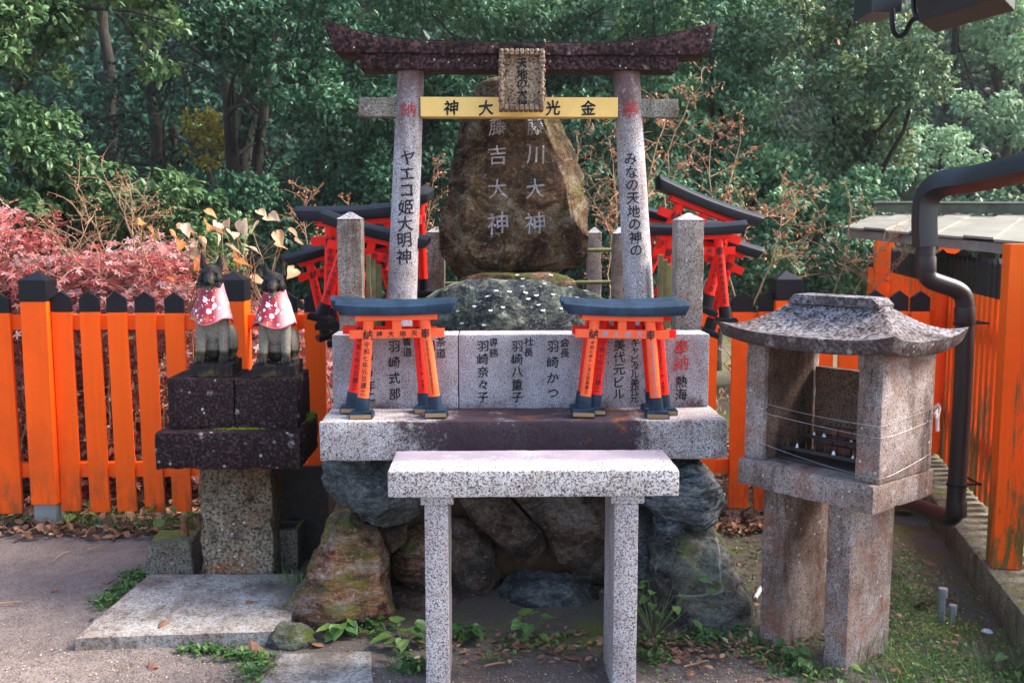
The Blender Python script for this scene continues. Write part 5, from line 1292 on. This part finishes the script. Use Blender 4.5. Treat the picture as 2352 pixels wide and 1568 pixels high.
tree('light green tree at the right edge above the pavilion roof', [([(2040, 300), (2160, 280), (2260, 330), (2260, 410), (2100, 420), (2030, 370)], 14.5, 44, .6)], (2200, 15), 20, 'leaf_pale', .10, .045, dens=80, tone=.5, name='light_green_tree', group='pale trees on the far right slope')
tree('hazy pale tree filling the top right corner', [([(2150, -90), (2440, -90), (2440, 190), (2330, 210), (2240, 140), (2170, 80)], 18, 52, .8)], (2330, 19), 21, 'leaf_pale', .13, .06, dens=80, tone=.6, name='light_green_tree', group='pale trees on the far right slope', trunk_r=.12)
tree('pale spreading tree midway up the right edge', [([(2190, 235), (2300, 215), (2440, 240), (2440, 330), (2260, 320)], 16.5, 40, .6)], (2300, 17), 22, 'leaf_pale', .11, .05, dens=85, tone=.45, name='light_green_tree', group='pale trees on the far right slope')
tree('green shrubbery tree seen over the side fence', [([(1960, 480), (2440, 430), (2440, 760), (1960, 760)], 9.8, 54, .6)], (2250, 10.4), 23, MI, .08, .034, dens=90, tone=.6, cat='bush', name='evergreen_bush', group='evergreen bushes behind the fence')
tree('small yellow leaved tree in the dark hollow', [([(425, 270), (500, 255), (530, 320), (510, 380), (430, 375)], 12.5, 28, .3)], (470, 12.9), 24, 'leaf_yellow', .07, .04, dens=35, tone=.6, name='yellow_tree', group=None, trunk_r=.05)
tree('small bright green shrub low in the dark hollow', [([(590, 385), (690, 380), (710, 430), (620, 440)], 11.8, 26, .25)], (650, 12.2), 25, OL, .06, .018, dens=70, tone=.45, cat='bush', name='evergreen_bush', group='evergreen bushes behind the fence')
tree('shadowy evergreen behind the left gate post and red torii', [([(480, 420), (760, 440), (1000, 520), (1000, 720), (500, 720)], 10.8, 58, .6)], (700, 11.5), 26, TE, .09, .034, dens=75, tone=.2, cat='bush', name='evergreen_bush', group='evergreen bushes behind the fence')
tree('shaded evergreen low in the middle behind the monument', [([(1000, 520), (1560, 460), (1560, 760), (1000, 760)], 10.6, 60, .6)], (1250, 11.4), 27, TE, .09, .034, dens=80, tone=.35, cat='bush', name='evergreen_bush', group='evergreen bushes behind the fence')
tree('shadowed evergreen filling the dark hollow on the left', [([(150, 130), (420, 110), (640, 200), (640, 460), (420, 460), (180, 300)], 13.6, 60, .5)], (360, 14.4), 28, TE, .10, .036, dens=20, tone=.05)  # lowest tone: the hollow's shade put into the leaf colour
# bare dark trunks in the hollow
rnd = random.Random(77)
for (x0, Y, x1, y1, r, lab) in ((380, 13.5, 330, 40, .13, 'dark trunk at the left of the hollow'), (530, 14.0, 560, -40, .16, 'thick dark trunk in the middle of the hollow'), (590, 13.2, 640, 60, .10, 'leaning dark trunk right of the yellow tree'), (250, 14.5, 230, 0, .12, 'dark trunk behind the left evergreen bush'), (2215, 18.5, 2190, 60, .11, 'slim trunk between the pale trees on the right'), (2290, 18.8, 2270, 60, .13, 'grey trunk below the hazy pale tree')):
    b = PY(x0, 620, Y); b.z = -.3; t = thing('bare_tree', lab, 'tree', b, 'bare trunks of the wood')
    mb = MB(); sp = limb(mb, b, PY(x1, y1, Y), r, r * .6, rnd, .04, 12); mb.build('trunk', M['bark'], t, sm=60, fix=False)
    mb = MB()
    for k in range(9):
        a = sp[rnd.randrange(5, 12)]; e = a + Vector((rnd.uniform(-1.6, 1.6), rnd.uniform(-.8, .3), rnd.uniform(-.5, 1.1))); q = limb(mb, a, e, r * .22, .008, rnd, .18)
        limb(mb, q[4], q[4] + Vector((rnd.uniform(-.7, .7), 0, rnd.uniform(-.6, .5))), .014, .004, rnd, .2)
    mb.build('branches', M['bark'], t, sm=60, fix=False)
# wooded slope beyond: one mass
cr = Crown(40); r = cr.r; n = 42000
X = r.uniform(-22, 24, n); Yv = r.uniform(15.5, 25, n); tt = (Yv - 15.5) / 34
Z = -0.4 + 34 * tt ** 1.05 + r.uniform(-.1, 1.6, n)
cr.sprigs(np.stack([X, Yv - .5, Z], 1), np.stack([r.normal(size=n) * .5, -np.ones(n) * .6, np.ones(n) * .6], 1), 5, .19, .085, .06, tvar=.14)  # low tone paints the shade of the hollow into the far leaves
print('leaves', sum(len(o.data.vertices) for o in bpy.data.objects if o.type == 'MESH' and o.name.startswith('crown')) // 6)
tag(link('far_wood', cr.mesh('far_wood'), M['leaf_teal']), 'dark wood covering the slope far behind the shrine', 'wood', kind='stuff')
# undergrowth and leaf litter behind the fence
def scatter(n, seed, xr, yr, zf, L, W, mat, name, label, cat, up=.25, tone=.5, test=None, lift=.01, tv=.3, lv=.35):
    cr = Crown(seed); r = cr.r; X = r.uniform(*xr, n); Y = r.uniform(*yr, n)
    if test is not None:
        k = np.array([test(x, y) for x, y in zip(X, Y)]); X, Y = X[k], Y[k]
    n = len(X); Z = np.array([zf(x, y) for x, y in zip(X, Y)]) + lift * r.random(n)
    D = r.normal(size=(n, 3)); D[:, 2] = up * np.abs(D[:, 2]) + up * .5; N = np.stack([r.normal(size=n) * .35, r.normal(size=n) * .35, np.ones(n)], 1)
    l = L * r.uniform(1 - lv, 1 + lv, n); cr.add(np.stack([X, Y, Z], 1), D, N, l, W / L * l, np.clip(r.normal(tone, tv, n), 0, 1))
    return tag(link(name, cr.mesh(name), M[mat]), label, cat, kind='stuff')
scatter(9000, 50, (-3.6, 4.2), (5.05, 7.2), ground_z, .07, .045, 'leaf_brown', 'leaf_litter', 'brown fallen leaves covering the ground behind the vermilion fence', 'leaf litter', tone=.55, lift=.06)
scatter(2600, 51, (-3.4, 1.6), (4.72, 5.05), ground_z, .05, .03, 'leaf_brown', 'leaf_litter', 'dry leaves and scraps gathered along the fence foot', 'leaf litter', tone=.45, lift=.03)
def maple(label, poly, Y, jy, seed, n):
    rnd = random.Random(seed); cr = Crown(seed); r = cr.r; P = []
    cl = fill(poly, 40, rnd); t = thing('maple_shrub', label, 'maple', PY(cl[0][0], 1150, Y), 'red maples behind the fence')
    mb = MB()
    for (x, y) in cl:
        c = np.array(PY(x, y, Y + rnd.uniform(-jy, jy))); m = int(n * .8 * rnd.uniform(.4, 1.3)); d = r.normal(size=(m, 3)) * np.array([.11, .10, .035]); p = c + d
        tone = rnd.uniform(.2, .85); A = nrm(np.stack([r.normal(size=m) * .5, r.normal(size=m) * .5 - .3, r.uniform(-.6, .1, m)], 1)); Nn = nrm(np.stack([r.normal(size=m) * .4, r.normal(size=m) * .4 - .6, np.ones(m)], 1))
        S = nrm(np.cross(A, Nn)); tn = np.clip(tone + r.normal(scale=.2, size=m), 0, 1)
        for ang in (-1.9, -.95, 0, .95, 1.9):
            cr.add(p, A * math.cos(ang) + S * math.sin(ang), Nn, (.030 if abs(ang) < 1.5 else .020) * (1 + .3 * tone), .011, tn)
        if rnd.random() < .5:
            b = PY(x + rnd.uniform(-60, 60), 1180, Y); limb(mb, b, Vector(c), .008, .002, rnd, .10)
    link('foliage', cr.mesh('foliage'), M['leaf_red'], t); mb.build('stems', M['twig'], t, sm=60, fix=False)
maple('red maple shrub at the far left edge behind the fence', [(-80, 470), (30, 490), (110, 560), (160, 600), (170, 1130), (-80, 1130)], 5.75, .35, 60, 95)
maple('pinkish red maple shrub spreading behind the fence left of the foxes', [(150, 590), (240, 570), (330, 560), (390, 590), (440, 640), (470, 720), (470, 1130), (150, 1130)], 5.6, .3, 61, 90)
maple('red maple foliage low behind the foxes and their pedestal', [(470, 690), (700, 700), (800, 800), (800, 1120), (470, 1120)], 5.7, .3, 62, 55)
# ------------------------------------------------------------------ dry twigs, vine with tan leaves
def twigs(label, stems, seed, mat_leaf, nl, spread=.35, r0=.0045, leafL=.03, group='dry bushes behind the fence', name='dry_bush'):
    rnd = random.Random(seed); mb = MB(); cr = Crown(seed); r = cr.r; P = []
    for (xa, ya, Ya, xb, yb, Yb) in stems:
        a, b = PY(xa, ya, Ya), PY(xb, yb, Yb); q = limb(mb, a, b, r0, .0018, rnd, .12, 10)
        for i in range(3, 11):
            for _ in range(rnd.choice((1, 2, 2))):
                l = rnd.uniform(.08, spread) * (1 - .04 * i); e = q[i] + Vector((rnd.uniform(-1, 1), rnd.uniform(-.5, .5), rnd.uniform(-.1, 1))).normalized() * l
                s = limb(mb, q[i], e, .0022, .001, rnd, .16, 5)
                for j in range(1, 6):
                    if rnd.random() < nl: P.append(s[j])
                    if rnd.random() < .35:
                        e2 = s[j] + Vector((rnd.uniform(-1, 1), rnd.uniform(-.5, .5), rnd.uniform(-.3, 1))).normalized() * l * .4; s2 = limb(mb, s[j], e2, .0013, .0008, rnd, .2, 4)
                        for kk in (2, 4):
                            if rnd.random() < nl: P.append(s2[kk])
    t = thing(name, label, 'dry bush', PY(stems[0][0], stems[0][1], stems[0][2]), group)
    mb.build('stems', M['twig'], t, sm=60, fix=False)
    P = np.array([list(p) for p in P]); n = len(P)
    for _ in range(3):
        D = r.normal(size=(n, 3)); D[:, 2] -= .5; cr.add(P + r.normal(scale=.006, size=(n, 3)), D, r.normal(size=(n, 3)), leafL * r.uniform(.4, 1.1, n), leafL * .35, r.random(n))
    link('leaves', cr.mesh('leaves'), M[mat_leaf], t); return t
twigs('tangle of pale dry stems at the left above the red maple', [(330, 700, 5.5, 180, 440, 5.6), (300, 700, 5.5, 300, 440, 5.5), (210, 690, 5.4, 90, 500, 5.5), (350, 700, 5.4, 340, 470, 5.3), (120, 680, 5.5, 220, 480, 5.6), (400, 700, 5.3, 250, 430, 5.4), (330, 690, 5.3, 120, 560, 5.4)], 71, 'leaf_rust', .35, leafL=.016, spread=.42)
twigs('dry bush with rust brown curled leaves right of the gate', [(1560, 700, 5.6, 1610, 200, 5.8), (1640, 720, 5.7, 1700, 330, 5.9), (1500, 700, 5.5, 1530, 260, 5.5), (1700, 720, 5.8, 1640, 300, 5.8), (1730, 700, 5.9, 1800, 420, 6.0), (1600, 700, 5.4, 1780, 480, 5.6)], 72, 'leaf_rust', .55, leafL=.032, spread=.45, r0=.006)
twigs('dry twiggy bush behind the small posts right of the monument', [(1380, 720, 5.7, 1330, 330, 5.8), (1420, 720, 5.6, 1400, 320, 5.9), (1400, 700, 5.5, 1480, 350, 5.7), (1440, 700, 5.8, 1350, 440, 5.9)], 73, 'leaf_rust', .40, leafL=.024)
twigs('sparse dry bush between the right fence post and the pavilion', [(1900, 700, 6.0, 1950, 450, 6.1), (1820, 700, 5.8, 1880, 500, 5.8), (1960, 680, 5.8, 2060, 540, 5.6), (1990, 690, 5.7, 2080, 590, 5.5)], 74, 'leaf_rust', .35, leafL=.022)
twigs('thin dry sprigs poking up left of the monument', [(960, 660, 5.4, 1000, 390, 5.4), (1000, 640, 5.5, 970, 450, 5.5), (730, 640, 5.4, 715, 440, 5.4), (780, 640, 5.4, 800, 470, 5.4)], 75, 'leaf_rust', .45, leafL=.022, spread=.22)
twigs('dry stems standing behind the lower fence left of the pedestal', [(130, 1160, 5.2, 100, 800, 5.2), (220, 1160, 5.2, 250, 850, 5.2), (290, 1160, 5.2, 280, 800, 5.3), (340, 1160, 5.2, 370, 850, 5.2), (420, 1160, 5.2, 400, 780, 5.2), (20, 1160, 5.2, 60, 850, 5.2), (460, 1150, 5.2, 450, 900, 5.2), (680, 1100, 5.2, 690, 850, 5.2)], 76, 'leaf_dry', .25, leafL=.03, spread=.3)
twigs('dry stems behind the fence right of the altar', [(1660, 1130, 5.2, 1665, 800, 5.2), (1730, 1130, 5.2, 1720, 760, 5.2), (1880, 1130, 5.3, 1850, 800, 5.2), (1665, 1130, 5.15, 1650, 900, 5.15)], 78, 'leaf_dry', .3, leafL=.03, spread=.25)
def heart(mb, c, L, yaw, pitch, roll, mi=0, cup=.18):
    Mx = Matrix.Translation(c) @ Euler((pitch, roll, yaw)).to_matrix().to_4x4()
    prof = [(0, .10), (.06, .36), (.16, .47), (.32, .48), (.50, .38), (.68, .24), (.85, .10), (1, 0)]
    def f(u, v):
        a = u * (len(prof) - 1); i = min(int(a), len(prof) - 2); w = prof[i][1] + (prof[i + 1][1] - prof[i][1]) * (a - i); x = prof[i][0] + (prof[i + 1][0] - prof[i][0]) * (a - i)
        s = 2 * v - 1; return Vector(((x - .10 * abs(s) ** 2 * (1 if x < .2 else 0)) * L, s * w * L * .85, (-cup * x * x + cup * 1.4 * s * s * w + .03 * math.sin(9 * x + 5 * s)) * L))
    mb.grid(f, 10, 8, mi, Mx)
vn = thing('dry_vine', 'climbing vine with large pale tan and orange heart shaped leaves behind the foxes', 'vine', PY(560, 700, 5.15))
rnd = random.Random(90); spots = [(339, 517, 0), (370, 544, .2), (403, 539, 0), (433, 525, .9), (470, 551, .55), (460, 566, .9), (511, 520, .95), (511, 544, .95), (487, 520, 0), (544, 541, .95), (534, 514, .6), (605, 520, .9), (534, 571, .9), (578, 594, .6), (548, 591, .05), (514, 604, .5), (427, 561, 0), (447, 584, .9), (578, 574, .85), (551, 608, .05), (590, 650, .5), (645, 541, .6), (675, 534, .9), (605, 492, .7), (645, 571, .3), (689, 625, .4), (477, 606, .0), (393, 645, 0), (484, 492, .2), (627, 505, .8), (568, 515, .9), (495, 535, .5), (355, 530, .1), (450, 560, .7), (690, 560, .8), (420, 530, .8)]
mb = MB()
for hub in ((560, 720), (620, 720), (430, 720)):
    for (x, y, tn) in spots[::3]: limb(mb, PY(hub[0], hub[1], 5.2), PY(x, y, 5.15), .0035, .0015, rnd, .10, 8)
mb.build('stems', M['twig'], vn, sm=60, fix=False)
fl = leafmat('vine_leaf', [(0, (.50, .14, .02)), (.2, (.45, .20, .07)), (.6, (.44, .27, .15)), (1, (.56, .44, .31))], rough=.6, trans=.35)
for (x, y, tn) in spots:
    mb = MB(); s = rnd.uniform(.062, .098); heart(mb, PY(x - 12, y - 8, 5.15 + rnd.uniform(-.12, .1)), s, rnd.uniform(-2.4, .8), rnd.uniform(-.9, .9), rnd.uniform(.1, 1.1))
    me = mb.mesh('leaf', sm=180, fix=False); at = me.attributes.new('tone', 'FLOAT', 'POINT'); at.data.foreach_set('value', [tn] * len(me.vertices)); link('leaf', me, fl, vn)
# ------------------------------------------------------------------ weeds and ground cover
def weed(label, px, py, n, L, h, seed, mat='leaf_weed', width=.6, stem=True, cat='weed', name='weed', z=None, group='weeds at the foot of the altar', lean=(0, 0), tone=.5):
    rnd = random.Random(seed); b = PZ(px, py, 0.0); b.z = ground_z(b.x, b.y) if z is None else z
    t = thing(name, label, cat, b, group); mb = MB(); sb = MB()
    for i in range(n):
        a = 2 * math.pi * i * .381 + rnd.uniform(-.3, .3); r = h * rnd.uniform(.35, .9); zz = h * rnd.uniform(.25, 1.0)
        e = b + Vector((math.cos(a) * r * .7 + lean[0] * zz, math.sin(a) * r * .7 + lean[1] * zz, zz))
        if stem: limb(sb, b, e, .0016, .0009, rnd, .08, 4)
        heart(mb, e, L * rnd.uniform(.6, 1.15), a, rnd.uniform(-.3, .3), rnd.uniform(-.2, .6), cup=.12)
        mb.m[-80:] = [0] * 80
    me = mb.mesh('leaves', sm=180, fix=False); nv = len(me.vertices); at = me.attributes.new('tone', 'FLOAT', 'POINT')
    tv = []; 
    for i in range(n): tv += [min(1, max(0, tone + rnd.uniform(-.3, .3)))] * (nv // n)
    at.data.foreach_set('value', tv + [0.5] * (nv - len(tv)))
    link('leaves', me, M[mat], t)
    if stem: sb.build('stems', M['stem'], t, sm=60, fix=False)
    return t
weed('bright green leafy rosette at the foot of the orange boulder', 780, 1455, 15, .065, .075, 100, tone=.65)
weed('feathery low weed right of the bright rosette', 850, 1440, 26, .030, .06, 101, tone=.35)
weed('broad leaved weed left of the left table leg', 925, 1480, 9, .075, .085, 102, tone=.55)
weed('small yellow green weed beside the left table leg', 925, 1525, 12, .028, .06, 103, tone=.9)
weed('round leaved weed under the middle of the table', 1215, 1465, 8, .065, .095, 104, tone=.6)
weed('spiky dark tuft under the table near its left leg', 1075, 1465, 22, .055, .06, 105, tone=.2)
weed('tiny clover like sprout under the table', 1125, 1520, 8, .024, .05, 106, tone=.7)
weed('tall weed climbing the grey boulder beside the right table leg', 1500, 1470, 16, .05, .30, 107, tone=.6, lean=(.10, .0))
weed('leafy weed beside the right table leg', 1500, 1440, 12, .045, .14, 108, tone=.4)
weed('low weed in front of the grey boulder', 1620, 1455, 18, .03, .05, 109, tone=.5)
weed('low trailing weed left of the lantern legs', 1690, 1450, 20, .028, .04, 110, tone=.35)
weed('leafy weed at the foot of the left lantern leg', 1815, 1515, 12, .045, .075, 111, tone=.5, group='weeds at the foot of the lantern')
weed('serrated weed between the two lantern legs', 1850, 1545, 16, .032, .06, 112, tone=.4, group='weeds at the foot of the lantern')
weed('three round leaves at the corner of the front lantern leg', 1925, 1562, 4, .05, .075, 113, tone=.7, group='weeds at the foot of the lantern')
weed('broad leaved sprout in front of the left fence post', 185, 1205, 5, .08, .16, 114, tone=.75, group='weeds at the foot of the fence')
weed('round leaved sprout between the fence and the concrete footing', 370, 1215, 6, .07, .12, 115, tone=.75, group='weeds at the foot of the fence')
weed('small weed by the fence left of the fox pillar', 445, 1205, 10, .05, .09, 116, tone=.5, group='weeds at the foot of the fence')
weed('sprig of leaves at the lower right corner by the curb', 2330, 1545, 10, .045, .09, 117, tone=.7, group='weeds at the foot of the lantern')
def gz(x, y): return ground_z(x, y) + .003
def near(px, py, w, d):
    p = PZ(px, py, 0); return (p.x, p.y, w, d)
def cover(name, label, spots, n, seed, L, W, mat, up=1.0, tone=.5, lift=.02):
    bl = spots; rr_ = np.random.default_rng(seed); idx = rr_.integers(0, len(bl), n); cr = Crown(seed); r = cr.r
    B_ = np.array(bl); X = B_[idx, 0] + r.normal(size=n) * B_[idx, 2]; Y = B_[idx, 1] + r.normal(size=n) * B_[idx, 3]
    Z = np.array([gz(x, y) for x, y in zip(X, Y)]) + lift * r.random(n); D = r.normal(size=(n, 3)); D[:, 2] = np.abs(D[:, 2]) * up; N = np.stack([r.normal(size=n) * .4, r.normal(size=n) * .4, np.ones(n)], 1)
    l = L * r.uniform(.6, 1.3, n); cr.add(np.stack([X, Y, Z], 1), D, N, l, W / L * l, np.clip(r.normal(tone, .25, n), 0, 1))
    return tag(link(name, cr.mesh(name), M[mat]), label, 'ground cover', kind='stuff')
cover('creeping_weeds', 'creeping small leaved weeds along the paving slab and altar foot', [near(250, 1385, .03, .04), near(280, 1355, .03, .04), near(310, 1325, .03, .04), near(560, 1512, .07, .02), near(590, 1540, .03, .05), near(480, 1500, .06, .012), near(1560, 1475, .10, .03), near(1680, 1470, .10, .04), near(1500, 1510, .03, .06), near(950, 1540, .04, .03), near(830, 1450, .07, .03), near(1250, 1480, .12, .05), near(1750, 1500, .06, .05), near(1830, 1545, .06, .05)], 2600, 120, .020, .012, 'leaf_weed', up=.5)
cover('mossy_ground_cover', 'moss and tiny weeds on the ground beside the lantern and curb', [(1.55, 3.5, .14, .25), (1.65, 3.9, .16, .3), (1.45, 3.15, .2, .15), (1.75, 4.3, .15, .3), (1.35, 4.2, .2, .3), (1.7, 3.1, .2, .15)], 9000, 121, .014, .008, 'leaf_weed', up=.8, tone=.65)
cover('grass_tufts', 'thin grass blades at the fence foot and around the lantern', [near(150, 1210, .25, .05), near(300, 1215, .25, .05), near(440, 1230, .1, .03), (1.6, 3.4, .2, .3), (1.4, 3.2, .15, .1), near(700, 1360, .05, .05)], 900, 122, .085, .0035, 'leaf_weed', up=2.0, tone=.7)
cover('leaf_scraps', 'brown leaf scraps and twigs strewn on the earth and moss', [(1.55, 3.5, .3, .5), (1.2, 4.3, .35, .4), near(300, 1215, .5, .06), near(1250, 1490, .3, .08), near(1600, 1500, .2, .08), near(560, 1340, .2, .05)], 1500, 123, .028, .014, 'leaf_brown', up=.3, tone=.5)
cover('fine_debris', 'tiny dark twigs and crumbs scattered over the trodden earth', [(-1.6, 3.6, .6, .5), (-1.4, 3.0, .5, .3), (-.4, 3.1, .6, .2), (.9, 3.05, .3, .15), (-2.0, 3.6, .4, .4), (-1.2, 3.3, .5, .3)], 3600, 124, .016, .0024, 'leaf_brown', up=.1, tone=.15, lift=.002)
# fallen leaves one can count, twigs and pebbles
lm = MB(); heart(lm, Vector((0, 0, .004)), .06, 0, 0, 0, cup=-.16); leaf_me = lm.mesh('fallen_leaf', sm=180, fix=False); at = leaf_me.attributes.new('tone', 'FLOAT', 'POINT'); at.data.foreach_set('value', [.45] * len(leaf_me.vertices)); leaf_me.materials.append(M['leaf_brown'])
for i, (x, y, s) in enumerate(((250, 1338, .8), (380, 1430, .9), (565, 1384, .7), (355, 1538, .9), (600, 1503, 1.4), (800, 1495, 1.0), (790, 1500, .8), (740, 1478, .9), (1260, 1500, 1.2), (1190, 1485, 1.1), (1330, 1510, 1.1), (1575, 1490, 1.0), (1568, 1500, 1.3), (1590, 1545, .8), (1762, 1520, 1.3), (2115, 1390, 1.6), (2150, 1300, 1.2), (2100, 1340, 1.0), (1690, 1340, 1.0), (660, 1430, .5), (130, 1350, .7))):
    o = bpy.data.objects.new('fallen_leaf', leaf_me); COL.objects.link(o); p = PZ(x, y, 0); z = ground_z(p.x, p.y)
    if 345 < x < 600 and 1345 < y < 1480: p = PZ(x, y, .055); z = .056
    o.location = (p.x, p.y, z + .004); rnd2 = random.Random(i); o.rotation_euler = (rnd2.uniform(-.3, .3), rnd2.uniform(-.3, .3), rnd2.uniform(0, 6)); o.scale = (s, s * .8, s)
    tag(o, 'curled brown leaf fallen on the ground before the shrine', 'fallen leaf', 'fallen leaves on the earth')
for i, (x0, y0, x1, y1, lab) in enumerate(((0, 1385, 50, 1382, 'pale straw twig lying at the left edge of the path'), (120, 1290, 160, 1265, 'brown twig on the path left of the footing'), (200, 1262, 240, 1250, 'dark twig on the path below the fence'), (1755, 1345, 1735, 1375, 'pale bamboo stick between the grey boulder and lantern'), (1570, 1530, 1625, 1515, 'thin dark twig on the bare earth right of the table'), (1110, 1530, 1160, 1520, 'short dry twig under the table'))):
    a, b = PZ(x0, y0, .012), PZ(x1, y1, .012); mb = MB(); limb(mb, a, b, .004 if i != 3 else .010, .003 if i != 3 else .009, random.Random(i), .05, 5)
    tag(mb.build('twig', M['twig'] if i != 3 else M['wax'], None, sm=60, fix=False), lab, 'twig', 'twigs on the ground')
for i, (px, py, r0, hh, lab) in enumerate(((2160, 1425, .0125, .125, 'taller grey plastic pipe stub with a cap in the moss by the curb'), (2184, 1432, .010, .07, 'shorter grey plastic pipe stub beside the taller one'))):
    p = PZ(px, py, 0); t = thing('pipe_stub', lab, 'pipe', p, 'pipe stubs in the moss')
    mb = MB(); mb.tube([p - Vector((0, 0, .03)), p + Vector((.004, 0, hh))], r0, 14); mb.build('pipe', M['pvc'], t, sm=50)
    mb = MB(); q = p + Vector((.004, 0, hh)); mb.tube([q - Vector((0, 0, .03)), q + Vector((0, 0, .006))], r0 + .005, 14); mb.build('cap', M['pvc'], t, sm=50, bevel=.001)
def pebble(px, py, s, mat, lab, seed):
    p = PZ(px, py, 0); vs, fs = ico(3); mb = MB(); mb.add([Vector((v.x * s * 1.3, v.y * s, v.z * s * .55)) * (1 + .25 * fbm(v, 1.2, 3)) + p + Vector((0, 0, s * .25)) for v in vs], fs)
    tag(mb.build('pebble', mat, None, sm=180), lab, 'pebble', 'pebbles on the ground')
pebble(2268, 1452, .017, M['wax'], 'small white pebble in the moss by the curb', 1)
pebble(1985 + 260, 1510, .012, M['pave'], 'grey pebble in the weeds near the bottom right', 2)
pebble(215, 1425, .012, M['rock_grey'] , 'small stone by the left edge of the paving slab', 3)
pebble(230, 1440, .016, M['rock_grey'], 'flat stone touching the corner of the paving slab', 4)
# spider web and leaves caught on a thread
wb = thing('spider_web', 'large faint spider web hanging before the trees right of the gate', 'spider web', PY(1870, 250, 3.6))
cw = Vector((1880, 235)); mb = MB(); rn = random.Random(6)
for k in range(16):
    rp_ = 22 + k * 7; pts = []
    for i in range(13):
        a = math.radians(95 + 9 * i * 1.0) if k % 2 else math.radians(60 + 11 * i); pts.append(PY(cw.x + rp_ * math.cos(a) * .9 + (0 if k % 2 else 4), cw.y + rp_ * math.sin(a) * .95, 3.6))
    mb.tube(pts, .00016, 4, cap=False)
for k in range(14):
    a = math.radians(30 + k * 14); mb.tube([PY(cw.x, cw.y, 3.6), PY(cw.x + 150 * math.cos(a), cw.y + 150 * math.sin(a), 3.6)], .00012, 4, cap=False)
mb.build('threads', M['silk'], wb)
for (x, y, s, lab) in ((1924, 95, .022, 'red leaf hanging on a spider thread below the eave'), (1963, 44, .020, 'pale pink leaf hanging on a spider thread near the top')):
    mb = MB(); heart(mb, PY(x, y, 3.6), s, .5, 1.3, .6); me = mb.mesh('hanging_leaf', sm=180, fix=False); at = me.attributes.new('tone', 'FLOAT', 'POINT'); at.data.foreach_set('value', [.75 if s > .021 else 1.0] * len(me.vertices))
    tag(link('hanging_leaf', me, M['leaf_red']), lab, 'leaf', 'leaves caught on spider threads')

cover('fine_grit', 'fine grit and crumbs of stone on the path and slabs', [(-1.6, 3.4, .5, .5), (-1.0, 3.1, .5, .25), (.9, 3.1, .3, .15), (0, 3.1, .5, .15)], 5000, 130, .006, .005, 'leaf_brown', up=.3, tone=.9, lift=.003)
# ------------------------------------------------------------------ the damp air under the trees
mb = MB(); mb.box(-58, 62, -26, 52, -1.75, 42)
hz = NT('damp_air'); hz.t.nodes.remove(hz.b)
pv = hz.n('ShaderNodeVolumePrincipled'); pv.inputs['Color'].default_value = (.86, .93, .95, 1); pv.inputs['Density'].default_value = .0007; pv.inputs['Anisotropy'].default_value = .35
hz.L(pv.outputs[0], hz.out.inputs['Volume'])
tag(mb.build('haze', hz.m), 'pale damp haze hanging under the trees', 'haze', kind='stuff')
